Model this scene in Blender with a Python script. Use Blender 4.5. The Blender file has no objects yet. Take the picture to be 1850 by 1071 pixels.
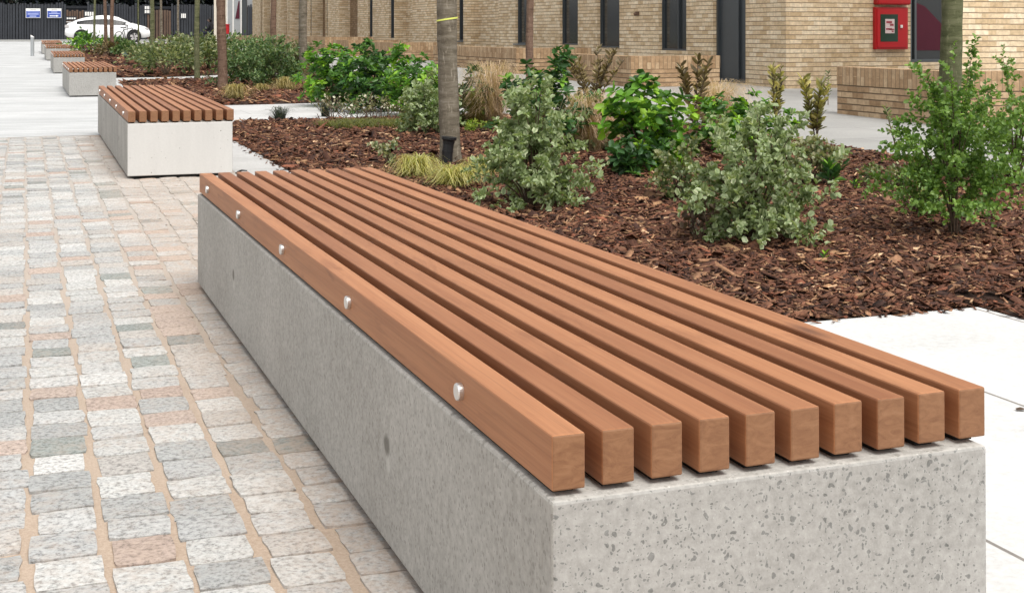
import bpy, bmesh, math, random
import numpy as np
from math import sin, cos, pi, radians
from mathutils import Vector, Matrix

S = bpy.context.scene
COL = S.collection
random.seed(7)
RNG = np.random.default_rng(11)

# ------------------------------------------------------------------ camera, sky, sun, exposure
F, CX, HY, CAMH = 2400.0, 925.0, 58.0, 1.02
cam = bpy.data.cameras.new('camera')
cam.sensor_width = 36.0
cam.lens = F / 1850 * 36.0
cam.shift_y = -(535.5 - HY) / 1850
cam.clip_start = 0.05
cam.clip_end = 2000
camo = bpy.data.objects.new('camera', cam)
camo.location = (0, 0, CAMH)
camo.rotation_euler = (radians(90), 0, 0)
COL.objects.link(camo)
S.camera = camo

SUN_EL, SUN_AZ = radians(60), radians(148)      # azimuth clockwise from +Y
W = bpy.data.worlds.new('World'); S.world = W; W.use_nodes = True
wn = W.node_tree
sky = wn.nodes.new('ShaderNodeTexSky'); sky.sky_type = 'NISHITA'
sky.sun_disc = False; sky.sun_elevation = SUN_EL; sky.sun_rotation = SUN_AZ
sky.air_density = 1.0; sky.dust_density = 3.0; sky.ozone_density = 1.0
hs = wn.nodes.new('ShaderNodeHueSaturation'); hs.inputs['Saturation'].default_value = 0.07
wn.links.new(sky.outputs[0], hs.inputs['Color'])
wn.links.new(hs.outputs[0], wn.nodes['Background'].inputs['Color'])
wn.nodes['Background'].inputs['Strength'].default_value = 0.15
sl = bpy.data.lights.new('sun', 'SUN'); sl.energy = 1.45; sl.angle = radians(28); sl.color = (1, .95, .87)
so = bpy.data.objects.new('sun', sl); COL.objects.link(so)
sd = Vector((sin(SUN_AZ) * cos(SUN_EL), cos(SUN_AZ) * cos(SUN_EL), sin(SUN_EL)))
so.rotation_euler = sd.to_track_quat('Z', 'Y').to_euler()
so.location = (0, 0, 30)
S.view_settings.view_transform = 'Standard'; S.view_settings.look = 'None'
S.view_settings.exposure = 0.62; S.view_settings.gamma = 1

# ------------------------------------------------------------------ site axes: a across the benches, b along them
TH = 0.352
CT, ST = cos(TH), sin(TH)
def AB(a, b): return (a * CT - b * ST, a * ST + b * CT)
def toab(x, y): return (x * CT + y * ST, -x * ST + y * CT)
KB = np.array([[-60, 0], [1.7, 0], [5.6, -.03], [9.5, 0], [13.4, .03], [17, .02], [22.2, -.015], [34, .01], [45.5, .09], [55, .14], [69, .34], [76, .43], [86, .52], [900, .52]])
KW = np.array([[-60, 0], [11.7, 0], [13.9, .02], [19.8, .11], [30, .22], [40, .27], [55, .34], [72, .45], [86, .52], [900, .52]])
def gab(a, b):
    a = np.asarray(a, float); b = np.asarray(b, float)
    t = np.clip((a - 2.5) / 6.5, 0, 1); t = t * t * (3 - 2 * t)
    return np.interp(b, KB[:, 0], KB[:, 1]) * (1 - t) + np.interp(b, KW[:, 0], KW[:, 1]) * t
def gxy(x, y):
    a, b = toab(x, y); return float(gab(a, b))
def G(px, py):                                   # point of the ground seen at a photo position
    z = 0.0
    for _ in range(30):
        y = F * (CAMH - z) / (py - HY); x = (px - CX) / F * y; z = gxy(x, y)
    return Vector((x, y, z))
def onplane_b(px, a):                            # b along a line of constant a
    k = (px - CX) / F
    return (a * CT - k * a * ST) / (ST + k * CT)

# ------------------------------------------------------------------ object helpers
def tag(o, label=None, cat=None, group=None, kind=None):
    if label: o['label'] = label
    if cat: o['category'] = cat
    if group: o['group'] = group
    if kind: o['kind'] = kind
    return o
def empty(name, loc=(0, 0, 0), rz=0.0, label=None, cat=None, group=None):
    o = bpy.data.objects.new(name, None); COL.objects.link(o)
    o.location = loc; o.rotation_euler = (0, 0, rz); o.empty_display_size = .1
    return tag(o, label, cat, group)
def copy_tree(o, parent=None):
    c = o.copy(); COL.objects.link(c); c.parent = parent
    for ch in list(o.children): copy_tree(ch, c)
    return c
def link(name, me, mat=None, parent=None, loc=None, rz=0.0):
    o = bpy.data.objects.new(name, me); COL.objects.link(o)
    if mat and not me.materials: me.materials.append(mat)
    if parent: o.parent = parent
    if loc is not None: o.location = loc
    o.rotation_euler = (0, 0, rz)
    return o
def nmesh(name, V, Fq, col=None, uv=None, smooth=False):
    """numpy mesh: V (n,3); Fq (m,k) all k-gons"""
    me = bpy.data.meshes.new(name)
    V = np.asarray(V, np.float32); Fq = np.asarray(Fq, np.int32)
    m, k = Fq.shape
    me.vertices.add(len(V)); me.vertices.foreach_set('co', V.ravel())
    me.loops.add(m * k); me.loops.foreach_set('vertex_index', Fq.ravel())
    me.polygons.add(m); me.polygons.foreach_set('loop_start', np.arange(0, m * k, k, dtype=np.int32))
    me.polygons.foreach_set('loop_total', np.full(m, k, np.int32))
    if col is not None:
        ca = me.color_attributes.new('col', 'FLOAT_COLOR', 'POINT')
        c4 = np.ones((len(V), 4), np.float32); c4[:, :3] = col
        ca.data.foreach_set('color', c4.ravel())
    if uv is not None:
        ul = me.uv_layers.new(name='UVMap')
        ul.data.foreach_set('uv', np.asarray(uv, np.float32)[Fq.ravel()].ravel())
    me.update(calc_edges=True)
    if smooth: me.polygons.foreach_set('use_smooth', np.ones(m, bool))
    me.validate()
    return me
class MB:
    """collects shapes with uv, makes one mesh"""
    def __init__(s): s.v = []; s.f = []; s.uv = []; s.mi = []
    def face(s, pts, uv=None, mi=0):
        n = len(s.v); s.v += [tuple(p) for p in pts]; s.f.append(list(range(n, n + len(pts))))
        s.uv.append(uv if uv else [(p[0], p[1]) for p in pts]); s.mi.append(mi)
    def prism(s, poly, z0, z1, u0=0.0, top=True, bottom=False, mi=0):
        n = len(poly); u = u0
        for i in range(n):
            p, q = poly[i], poly[(i + 1) % n]; L = math.dist(p[:2], q[:2])
            s.face([(p[0], p[1], z0), (q[0], q[1], z0), (q[0], q[1], z1), (p[0], p[1], z1)],
                   [(u, z0), (u + L, z0), (u + L, z1), (u, z1)], mi); u += L
        if top: s.face([(p[0], p[1], z1) for p in poly], None, mi)
        if bottom: s.face([(p[0], p[1], z0) for p in reversed(poly)], None, mi)
    def box(s, x0, x1, y0, y1, z0, z1, mi=0):
        s.prism([(x0, y0), (x1, y0), (x1, y1), (x0, y1)], z0, z1, bottom=True, mi=mi)
    def abbox(s, a0, a1, b0, b1, z0, z1, mi=0, bottom=False):
        s.prism([AB(a0, b0), AB(a1, b0), AB(a1, b1), AB(a0, b1)], z0, z1, bottom=bottom, mi=mi)
    def tube(s, pts, rad, n=8, cap=True, mi=0):
        pts = [Vector(p) for p in pts]; rs = rad if hasattr(rad, '__len__') else [rad] * len(pts)
        rings = []; up = Vector((0, 0, 1)); vlen = 0
        for i, p in enumerate(pts):
            d = (pts[min(i + 1, len(pts) - 1)] - pts[max(i - 1, 0)]).normalized()
            x = d.cross(up)
            if x.length < 1e-3: x = d.cross(Vector((0, 1, 0)))
            x.normalize(); y = x.cross(d)
            rings.append([p + (x * cos(2 * pi * k / n) + y * sin(2 * pi * k / n)) * rs[i] for k in range(n)])
        for i in range(len(pts) - 1):
            l2 = vlen + (pts[i + 1] - pts[i]).length
            for k in range(n):
                k2 = (k + 1) % n
                s.face([rings[i][k2], rings[i][k], rings[i + 1][k], rings[i + 1][k2]],
                       [((k + 1) / n, vlen), (k / n, vlen), (k / n, l2), ((k + 1) / n, l2)], mi)
            vlen = l2
        if cap:
            s.face(rings[0], None, mi); s.face(list(reversed(rings[-1])), None, mi)
    def disc(s, c, r, axis, th, n=16, mi=0):
        c = Vector(c); a = Vector(axis).normalized() * th / 2
        s.tube([c - a, c + a], r, n, True, mi)
    def mesh(s, name, smooth=False, weld=True, bevel=0, seg=2):
        me = bpy.data.meshes.new(name)
        me.from_pydata(s.v, [], s.f)
        ul = me.uv_layers.new(name='UVMap')
        ul.data.foreach_set('uv', [c for f in s.uv for p in f for c in p])
        me.polygons.foreach_set('material_index', s.mi)
        bm = bmesh.new(); bm.from_mesh(me)
        if weld: bmesh.ops.remove_doubles(bm, verts=bm.verts, dist=1e-5)
        bmesh.ops.recalc_face_normals(bm, faces=bm.faces)
        if bevel:
            es = [e for e in bm.edges if len(e.link_faces) == 2 and e.calc_face_angle(0) > .5]
            bmesh.ops.bevel(bm, geom=es, offset=bevel, segments=seg, profile=.5, affect='EDGES')
        if smooth:
            for f in bm.faces: f.smooth = True
        bm.to_mesh(me); bm.free()
        return me
    def build(s, name, mat, parent=None, loc=None, rz=0.0, **k):
        me = s.mesh(name, **k)
        for m in (mat if isinstance(mat, (list, tuple)) else [mat]): me.materials.append(m)
        return link(name, me, None, parent, loc, rz)

# ------------------------------------------------------------------ materials
def newmat(name, rough=.8, spec=.3):
    m = bpy.data.materials.new(name); m.use_nodes = True
    nt = m.node_tree; b = nt.nodes['Principled BSDF']
    b.inputs['Roughness'].default_value = rough; b.inputs['Specular IOR Level'].default_value = spec
    return m, nt, b
def nd(nt, typ, **kw):
    n = nt.nodes.new('ShaderNode' + typ)
    for k, v in kw.items():
        if k in n.inputs.keys(): n.inputs[k].default_value = v
        else: setattr(n, k, v)
    return n
def lk(nt, a, b): nt.links.new(a, b)
def ramp(nt, fac, stops, interp='LINEAR'):
    r = nt.nodes.new('ShaderNodeValToRGB'); r.color_ramp.interpolation = interp
    e = r.color_ramp.elements
    while len(e) < len(stops): e.new(.5)
    for i, (p, c) in enumerate(stops):
        e[i].position = p; e[i].color = (c, c, c, 1) if not hasattr(c, '__len__') else (*c, 1)
    lk(nt, fac, r.inputs[0]); return r.outputs[0]
def mix(nt, fac, a, b, mode='MIX'):
    m = nt.nodes.new('ShaderNodeMix'); m.data_type = 'RGBA'; m.blend_type = mode
    for sock, v in ((m.inputs[0], fac), (m.inputs[6], a), (m.inputs[7], b)):
        if hasattr(v, 'is_linked'): lk(nt, v, sock)
        elif hasattr(v, '__len__'): sock.default_value = (*v, 1)
        else: sock.default_value = v
    return m.outputs[2]
def noise(nt, vec, scale, detail=4, rough=.6, dist=0):
    n = nd(nt, 'TexNoise', Scale=scale, Detail=detail, Roughness=rough, Distortion=dist)
    if vec: lk(nt, vec, n.inputs['Vector'])
    return n.outputs['Fac']
def coords(nt, kind='Object', scale=None):
    t = nt.nodes.new('ShaderNodeTexCoord').outputs[kind]
    if scale:
        mp = nt.nodes.new('ShaderNodeMapping'); mp.inputs['Scale'].default_value = scale
        lk(nt, t, mp.inputs['Vector']); t = mp.outputs[0]
    return t
def bump(nt, b, h, strength=.3, dist=.01):
    n = nd(nt, 'Bump', Strength=strength, Distance=dist); lk(nt, h, n.inputs['Height']); lk(nt, n.outputs[0], b.inputs['Normal'])
def spots(nt, vec, scale, lo, hi):               # sparse round specks, 1 inside
    v = nd(nt, 'TexVoronoi', Scale=scale, Randomness=1.0); lk(nt, vec, v.inputs['Vector'])
    jit = nd(nt, 'SeparateColor'); lk(nt, v.outputs['Color'], jit.inputs[0])
    sub = nd(nt, 'Math', operation='MULTIPLY'); lk(nt, jit.outputs[0], sub.inputs[0]); sub.inputs[1].default_value = hi
    cmp = nd(nt, 'Math', operation='LESS_THAN'); lk(nt, v.outputs['Distance'], cmp.inputs[0])
    mx = nd(nt, 'Math', operation='SUBTRACT'); lk(nt, sub.outputs[0], mx.inputs[0]); mx.inputs[1].default_value = lo
    lk(nt, mx.outputs[0], cmp.inputs[1])
    return cmp.outputs[0]
def plain(name, c, rough=.6, metal=0, spec=.4, var=.12, scale=6):
    m, nt, b = newmat(name, rough, spec); b.inputs['Metallic'].default_value = metal
    t = coords(nt); n = noise(nt, t, scale)
    lk(nt, mix(nt, n, [x * (1 - var) for x in c], [min(1, x * (1 + var)) for x in c]), b.inputs['Base Color'])
    return m

def wood_mat(name, knot=False):
    m, nt, b = newmat(name, .55, .35)
    oi = nt.nodes.new('ShaderNodeObjectInfo')
    t = nt.nodes.new('ShaderNodeTexCoord').outputs['Object']
    off = nd(nt, 'VectorMath', operation='MULTIPLY'); cmb = nd(nt, 'CombineXYZ')
    for i in range(3): lk(nt, oi.outputs['Random'], cmb.inputs[i])
    lk(nt, cmb.outputs[0], off.inputs[0]); off.inputs[1].default_value = (13, 29, 7)
    ad = nd(nt, 'VectorMath', operation='ADD'); lk(nt, t, ad.inputs[0]); lk(nt, off.outputs[0], ad.inputs[1])
    def sc(v):
        mp = nt.nodes.new('ShaderNodeMapping'); mp.inputs['Scale'].default_value = v; lk(nt, ad.outputs[0], mp.inputs[0]); return mp.outputs[0]
    grain = noise(nt, sc((90, 1.6, 90)), 1.0, 6, .65, .4)
    broad = noise(nt, sc((9, .9, 9)), 1.0, 3, .5, .6)
    cA = ramp(nt, grain, [(.25, (.255, .098, .041)), (.5, (.350, .152, .067)), (.75, (.425, .203, .096))])
    cB = ramp(nt, broad, [(.3, (.27, .106, .048)), (.7, (.405, .186, .092))])
    c = mix(nt, .42, cA, cB); fine = noise(nt, sc((260, 3.5, 260)), 1.0, 4, .7); c = mix(nt, 1.0, c, ramp(nt, fine, [(.30, .84), (.52, 1.03)]), 'MULTIPLY')
    tint = ramp(nt, oi.outputs['Random'], [(0, (.76, .69, .64)), (.5, (.97, .95, .93)), (1, (1.12, 1.12, 1.10))])
    c = mix(nt, 1.0, c, tint, 'MULTIPLY')
    fig = noise(nt, sc((16, 2.6, 16)), 1.0, 4, .6, 1.2); c = mix(nt, ramp(nt, fig, [(.54, 0.0), (.70, .58)]), c, (.22, .085, .036))
    geo = nt.nodes.new('ShaderNodeNewGeometry')
    tr = nd(nt, 'VectorTransform', vector_type='NORMAL', convert_from='WORLD', convert_to='OBJECT'); lk(nt, geo.outputs['True Normal'], tr.inputs[0])
    sx = nd(nt, 'SeparateXYZ'); lk(nt, tr.outputs[0], sx.inputs[0])
    ab = nd(nt, 'Math', operation='ABSOLUTE'); lk(nt, sx.outputs['Y'], ab.inputs[0])
    endm = nd(nt, 'Math', operation='GREATER_THAN'); lk(nt, ab.outputs[0], endm.inputs[0]); endm.inputs[1].default_value = .8
    rings = noise(nt, sc((26, 1, 60)), 1.0, 5, .7, 1.5)
    c = mix(nt, endm.outputs[0], c, ramp(nt, rings, [(.3, (.17, .076, .036)), (.55, (.235, .115, .056)), (.8, (.285, .150, .080))]))
    if knot:
        mp = nt.nodes.new('ShaderNodeMapping'); mp.inputs['Location'].default_value = (-.015, -.44, -.47); lk(nt, t, mp.inputs[0])
        sc2 = nd(nt, 'VectorMath', operation='MULTIPLY'); lk(nt, mp.outputs[0], sc2.inputs[0]); sc2.inputs[1].default_value = (45, 9, 25)
        le = nd(nt, 'VectorMath', operation='LENGTH'); lk(nt, sc2.outputs[0], le.inputs[0])
        k = ramp(nt, le.outputs['Value'], [(.15, 1.0), (.85, 0.0)])
        kn = mix(nt, 1.0, k, ramp(nt, grain, [(.3, .3), (.7, 1.0)]), 'MULTIPLY')
        c = mix(nt, kn, c, (.10, .038, .02))
    lk(nt, c, b.inputs['Base Color'])
    bump(nt, b, grain, .12, .003)
    return m
M_WOOD = wood_mat('hardwood'); M_KNOT = wood_mat('hardwood_knot', True)

def concrete_mat(name, rough_end):
    m, nt, b = newmat(name, .85, .25)
    t = coords(nt); geo = nt.nodes.new('ShaderNodeNewGeometry')
    n1 = noise(nt, t, 2.2, 5, .6); n2 = noise(nt, t, 60, 4, .7)
    c = ramp(nt, n1, [(.3, (.318, .307, .284)), (.7, (.432, .420, .396))])
    c = mix(nt, .35, c, ramp(nt, n2, [(.33, (.21, .206, .198)), (.67, (.55, .54, .52))]))
    # end faces show cut stone: local -Y faces
    tr = nd(nt, 'VectorTransform', vector_type='NORMAL', convert_from='WORLD', convert_to='OBJECT'); lk(nt, geo.outputs['Normal'], tr.inputs[0])
    sx = nd(nt, 'SeparateXYZ'); lk(nt, tr.outputs[0], sx.inputs[0])
    ab = nd(nt, 'Math', operation='ABSOLUTE'); lk(nt, sx.outputs['Y'], ab.inputs[0])
    endm = nd(nt, 'Math', operation='GREATER_THAN'); lk(nt, ab.outputs[0], endm.inputs[0]); endm.inputs[1].default_value = .6
    wob = nd(nt, 'TexNoise', Scale=50.0, Detail=2.0); lk(nt, t, wob.inputs['Vector'])
    wv = nd(nt, 'VectorMath', operation='SCALE'); lk(nt, wob.outputs['Color'], wv.inputs[0]); wv.inputs['Scale'].default_value = .022
    tw = nd(nt, 'VectorMath', operation='ADD'); lk(nt, t, tw.inputs[0]); lk(nt, wv.outputs[0], tw.inputs[1])
    s1 = spots(nt, tw.outputs[0], 92, .44, .86)
    s2 = spots(nt, tw.outputs[0], 190, .36, .82)
    s3 = spots(nt, tw.outputs[0], 260, .60, .80)
    pit = ramp(nt, n2, [(.35, (.115, .115, .108)), (.65, (.25, .25, .24))]); ce = mix(nt, s2, c, mix(nt, .5, pit, (.26, .26, .25))); ce = mix(nt, mix(nt, 1.0, s1, (.85, .85, .85), 'MULTIPLY'), ce, pit); ce = mix(nt, s3, ce, (.55, .55, .53))
    if not rough_end:
        sk_ = noise(nt, coords(nt, 'Object', (9, 9, 1.2)), 1.5, 5, .65); c = mix(nt, 1.0, c, ramp(nt, sk_, [(.32, .78), (.6, 1.05)]), 'MULTIPLY')
    if not rough_end: ce = mix(nt, spots(nt, tw.outputs[0], 42, .50, .70), mix(nt, .75, c, (.60, .59, .57)), (.26, .25, .23))
    # formed side: slurry streaks and few pin holes
    ts = coords(nt, 'Object', (30, 30, 7)); st = noise(nt, ts, 1.6, 5, .7)
    cs = mix(nt, ramp(nt, st, [(.54, 0.0), (.72, .26)]), c, (.20, .185, .155))
    tp = coords(nt, 'Object', (1, 1, .7)); ps = spots(nt, tp, 72, .40, .86)
    cs = mix(nt, ps, cs, mix(nt, .42, c, (.13, .125, .11)))
    cs = mix(nt, spots(nt, coords(nt, 'Object', (1, 1, .8)), 150, .38, .82), cs, mix(nt, .4, c, (.14, .135, .12)))
    cs = mix(nt, spots(nt, coords(nt, 'Object', (1, 1, .7)), 240, .42, .80), cs, mix(nt, .5, c, (.60, .59, .56)))
    col = mix(nt, endm.outputs[0], mix(nt, 1.0, cs, (1.07, 1.06, 1.04), 'MULTIPLY'), mix(nt, 1.0, ce, (.90, .90, .90) if rough_end else (1, 1, 1), 'MULTIPLY'))
    # two formwork tie holes on the long side, hollow shade and highlight painted in
    for y in (.86, 2.9):
        mp = nt.nodes.new('ShaderNodeMapping'); mp.inputs['Location'].default_value = (0, -y, -.215); lk(nt, t, mp.inputs[0])
        s4 = nd(nt, 'VectorMath', operation='MULTIPLY'); lk(nt, mp.outputs[0], s4.inputs[0]); s4.inputs[1].default_value = (10, 34, 40)
        le = nd(nt, 'VectorMath', operation='LENGTH'); lk(nt, s4.outputs[0], le.inputs[0])
        col = mix(nt, ramp(nt, le.outputs['Value'], [(.5, .85), (.95, 0.0)]), col, (.15, .14, .12))
        mp2 = nt.nodes.new('ShaderNodeMapping'); mp2.inputs['Location'].default_value = (0, -y + .012, -.178); lk(nt, t, mp2.inputs[0])
        s5 = nd(nt, 'VectorMath', operation='MULTIPLY'); lk(nt, mp2.outputs[0], s5.inputs[0]); s5.inputs[1].default_value = (10, 46, 48)
        l5 = nd(nt, 'VectorMath', operation='LENGTH'); lk(nt, s5.outputs[0], l5.inputs[0])
        col = mix(nt, ramp(nt, l5.outputs['Value'], [(.4, .6), (1, 0.0)]), col, (.56, .55, .51))
    lk(nt, col, b.inputs['Base Color'])
    bump(nt, b, n2, .25, .003)
    return m
M_CONC = concrete_mat('cast_concrete', True); M_CONC2 = concrete_mat('smooth_concrete', False)
M_STEEL = plain('brushed_steel', (.72, .71, .69), .28, .9)
M_RUB = plain('black_rubber', (.012, .012, .012), .8)
M_BLACK = plain('black_plastic', (.012, .013, .015), .38, 0, .5)

def attr_mat(name, rough=.85, speck=None, bumps=None, spec=.2):
    m, nt, b = newmat(name, rough, spec)
    a = nd(nt, 'Attribute', attribute_name='col').outputs['Color']
    t = coords(nt)
    c = a
    if speck:
        s, lo, hi = speck
        n = noise(nt, t, s, 5, .75)
        c = mix(nt, 1.0, a, ramp(nt, n, [(.36, lo), (.5, 1.0), (.64, hi)]), 'MULTIPLY')
    lk(nt, c, b.inputs['Base Color'])
    if bumps:
        bump(nt, b, noise(nt, t, bumps[0], 5, .7), bumps[1], bumps[2])
    return m
M_SETT = attr_mat('granite_setts', .8, (85, .46, 1.22), (45, .75, .006))
def dust_setts():                                 # swept sand left lying on the stones
    nt = M_SETT.node_tree; b = nt.nodes['Principled BSDF']; src = b.inputs['Base Color'].links[0].from_socket
    t = coords(nt); n1 = noise(nt, t, 2.6, 5, .65); n2 = noise(nt, t, 30, 5, .75)
    f = mix(nt, 1.0, ramp(nt, n1, [(.42, .06), (.64, .6)]), ramp(nt, n2, [(.40, 0.0), (.62, .85)]), 'MULTIPLY')
    dp = nd(nt, 'VectorMath', operation='DOT_PRODUCT'); lk(nt, t, dp.inputs[0]); dp.inputs[1].default_value = (CT, ST, 0)
    mr = nd(nt, 'MapRange'); lk(nt, dp.outputs['Value'], mr.inputs['Value']); mr.inputs['From Min'].default_value = .32; mr.inputs['From Max'].default_value = .66
    g2 = mix(nt, 1.0, mr.outputs['Result'], ramp(nt, n2, [(.34, .1), (.6, .8)]), 'MULTIPLY')
    f = mix(nt, 1.0, f, g2, 'LIGHTEN')
    lk(nt, mix(nt, f, src, (.45, .355, .285)), b.inputs['Base Color'])
dust_setts()
M_BARK_CHIP = attr_mat('bark_chips', .75, (60, .6, 1.3), None, .3)
def leaf_mat(name='leaves', trans=.3):
    m, nt, b = newmat(name, .42, .45)
    a = nd(nt, 'Attribute', attribute_name='col').outputs['Color']
    lk(nt, a, b.inputs['Base Color'])
    tr = nd(nt, 'BsdfTranslucent'); lk(nt, mix(nt, 1.0, a, (1.25, 1.35, .6), 'MULTIPLY'), tr.inputs[0])
    ms = nd(nt, 'MixShader'); ms.inputs[0].default_value = trans
    out = nt.nodes['Material Output']
    lk(nt, b.outputs[0], ms.inputs[1]); lk(nt, tr.outputs[0], ms.inputs[2]); lk(nt, ms.outputs[0], out.inputs[0])
    return m
M_LEAF = leaf_mat()
M_STRAW = leaf_mat('dry_grass', .35)
M_TWIG = plain('twig_bark', (.085, .055, .035), .85, var=.35, scale=40)

def sand_mat():  # joint colour goes from warm to pale grey with distance
    m, nt, b = newmat('joint_sand', .95, .1); t = coords(nt)
    n1 = noise(nt, t, 1.2, 4); n2 = noise(nt, t, 140, 4, .8)
    c = ramp(nt, n1, [(.3, (.39, .285, .215)), (.7, (.51, .405, .33))])
    c = mix(nt, .5, c, ramp(nt, n2, [(.3, (.30, .23, .165)), (.7, (.58, .48, .38))]))
    sp = nd(nt, 'SeparateXYZ'); lk(nt, t, sp.inputs[0])
    lk(nt, mix(nt, ramp(nt, sp.outputs['Y'], [(0, 0.0), (1, 0.0)]), c, c), b.inputs['Base Color'])
    mr = nd(nt, 'MapRange'); lk(nt, sp.outputs['Y'], mr.inputs['Value']); mr.inputs['From Min'].default_value = 2.8; mr.inputs['From Max'].default_value = 8.0
    lk(nt, mix(nt, mr.outputs['Result'], c, mix(nt, .8, c, (.43, .40, .37))), b.inputs['Base Color'])
    bump(nt, b, n2, .5, .005); return m
M_SAND = sand_mat()
def slab_mat(name, c0, c1, bw, bh, msize, mortar, bumpy=.15, off=.5):
    m, nt, b = newmat(name, .85, .25); t = coords(nt, 'UV'); o = coords(nt)
    br = nd(nt, 'TexBrick', offset=off); lk(nt, t, br.inputs['Vector'])
    br.inputs['Scale'].default_value = 1; br.inputs['Brick Width'].default_value = bw; br.inputs['Row Height'].default_value = bh
    br.inputs['Mortar Size'].default_value = msize; br.inputs['Mortar Smooth'].default_value = .2; br.inputs['Bias'].default_value = 0
    br.inputs['Color1'].default_value = (*c0, 1); br.inputs['Color2'].default_value = (*c1, 1); br.inputs['Mortar'].default_value = (*mortar, 1)
    n = noise(nt, o, 1.1, 5); n2 = noise(nt, o, 45, 5, .75)
    c = mix(nt, 1.0, br.outputs['Color'], ramp(nt, n, [(.3, .86), (.7, 1.06)]), 'MULTIPLY')
    c = mix(nt, 1.0, c, ramp(nt, n2, [(.3, .84), (.7, 1.1)]), 'MULTIPLY')
    lk(nt, c, b.inputs['Base Color']); bump(nt, b, n2, bumpy, .003); return m
M_PLAZA = slab_mat('plank_paving', (.49, .50, .50), (.575, .58, .58), 40.0, .27, .009, (.30, .30, .295), .15, 0)
M_SLAB = slab_mat('white_concrete_slabs', (.61, .605, .59), (.67, .665, .65), .765, 5.2, .006, (.24, .22, .20), .15, 0)
M_PATH = slab_mat('pale_path_slabs', (.50, .495, .485), (.56, .555, .545), 1.53, .9, .006, (.34, .33, .32), .15, .5)
M_WALK = slab_mat('grey_walk_paving', (.33, .327, .315), (.385, .38, .365), 1.6, 1.2, .008, (.24, .24, .23))
M_EARTH = plain('bed_soil', (.035, .018, .011), .95, var=.4, scale=30)
M_BASE = plain('sub_ground', (.42, .42, .41), .95, scale=.4)
M_KERB = plain('kerb_stone', (.32, .32, .31), .9, scale=4)

def brick_mat(name, cols, bw=.225, rh=.075, mort=(.13, .095, .062), msz=.009):
    m, nt, b = newmat(name, .9, .15); t = coords(nt, 'UV'); o = coords(nt)
    nz = nd(nt, 'TexNoise', Scale=9.0, Detail=2.0); lk(nt, t, nz.inputs['Vector'])
    sv = nd(nt, 'VectorMath', operation='SCALE'); lk(nt, nz.outputs['Color'], sv.inputs[0]); sv.inputs['Scale'].default_value = .008
    tv = nd(nt, 'VectorMath', operation='ADD'); lk(nt, t, tv.inputs[0]); lk(nt, sv.outputs[0], tv.inputs[1])
    br = nd(nt, 'TexBrick', offset=.5); lk(nt, tv.outputs[0], br.inputs['Vector'])
    br.inputs['Scale'].default_value = 1; br.inputs['Brick Width'].default_value = bw; br.inputs['Row Height'].default_value = rh
    br.inputs['Mortar Size'].default_value = msz; br.inputs['Mortar Smooth'].default_value = .35; br.inputs['Bias'].default_value = 0
    br.inputs['Color1'].default_value = (0, 0, 0, 1); br.inputs['Color2'].default_value = (1, 1, 1, 1); br.inputs['Mortar'].default_value = (.5, .5, .5, 1)
    c = ramp(nt, br.outputs['Color'], [(0, cols[0]), (.5, cols[1]), (1, cols[2])])
    n = noise(nt, t, 14, 5, .7); n2 = noise(nt, o, .5, 3)
    c = mix(nt, 1.0, c, ramp(nt, n, [(.3, .72), (.7, 1.2)]), 'MULTIPLY')
    c = mix(nt, 1.0, c, ramp(nt, n2, [(.3, .9), (.7, 1.08)]), 'MULTIPLY')
    # the bed joints are deep and read darker than the perpends
    sep = nd(nt, 'SeparateXYZ'); lk(nt, tv.outputs[0], sep.inputs[0])
    dv = nd(nt, 'Math', operation='DIVIDE'); lk(nt, sep.outputs['Y'], dv.inputs[0]); dv.inputs[1].default_value = rh
    fr = nd(nt, 'Math', operation='FRACT'); lk(nt, dv.outputs[0], fr.inputs[0])
    pp = nd(nt, 'Math', operation='PINGPONG'); lk(nt, fr.outputs[0], pp.inputs[0]); pp.inputs[1].default_value = .5
    bed = nd(nt, 'Math', operation='LESS_THAN'); lk(nt, pp.outputs[0], bed.inputs[0]); bed.inputs[1].default_value = .085
    mc = mix(nt, bed.outputs[0], mix(nt, .35, c, tuple(x * 2.6 for x in mort)), mort)
    c = mix(nt, br.outputs['Fac'], c, mc)
    lk(nt, c, b.inputs['Base Color'])
    inv = nd(nt, 'Math', operation='SUBTRACT'); inv.inputs[0].default_value = 1; lk(nt, br.outputs['Fac'], inv.inputs[1])
    hsum = nd(nt, 'Math', operation='MULTIPLY_ADD'); lk(nt, n, hsum.inputs[0]); hsum.inputs[1].default_value = .3; lk(nt, inv.outputs[0], hsum.inputs[2])
    bump(nt, b, hsum.outputs[0], .6, .012)
    return m
BUFF = ((.55, .405, .245), (.69, .545, .365), (.785, .665, .49))
TAN = ((.34, .22, .125), (.46, .31, .185), (.57, .42, .27))
M_BRICK = brick_mat('buff_brick', BUFF, mort=(.22, .165, .11), msz=.0068)
M_LOWBRICK = brick_mat('low_wall_brick', TAN)
M_RECESSBRICK = brick_mat('recess_brown_brick', ((.20, .125, .07), (.27, .18, .105), (.34, .235, .15)))
M_SOLDIER = brick_mat('soldier_brick', TAN, .22, .075, (.25, .18, .11), .006)
M_DARKMETAL = plain('charcoal_metal', (.048, .056, .062), .45, 0, .5)
M_MIDMETAL = plain('grey_metal', (.09, .105, .115), .45, 0, .5)
M_GLASS = plain('dark_glass', (.030, .034, .036), .16, 0, .6, .05)
M_RED = plain('red_paint', (.42, .004, .009), .35, 0, .5, .06)
M_MAROON = plain('maroon_cloth', (.075, .008, .022), .8)
M_WHITE = plain('white_paint', (.78, .77, .74), .5)
M_CREAM = plain('cream_render', (.70, .64, .54), .8)
M_GREYGREEN = plain('grey_green_paint', (.26, .36, .34), .6)
M_DKGREEN = plain('dark_green_paint', (.03, .10, .08), .6)
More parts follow.
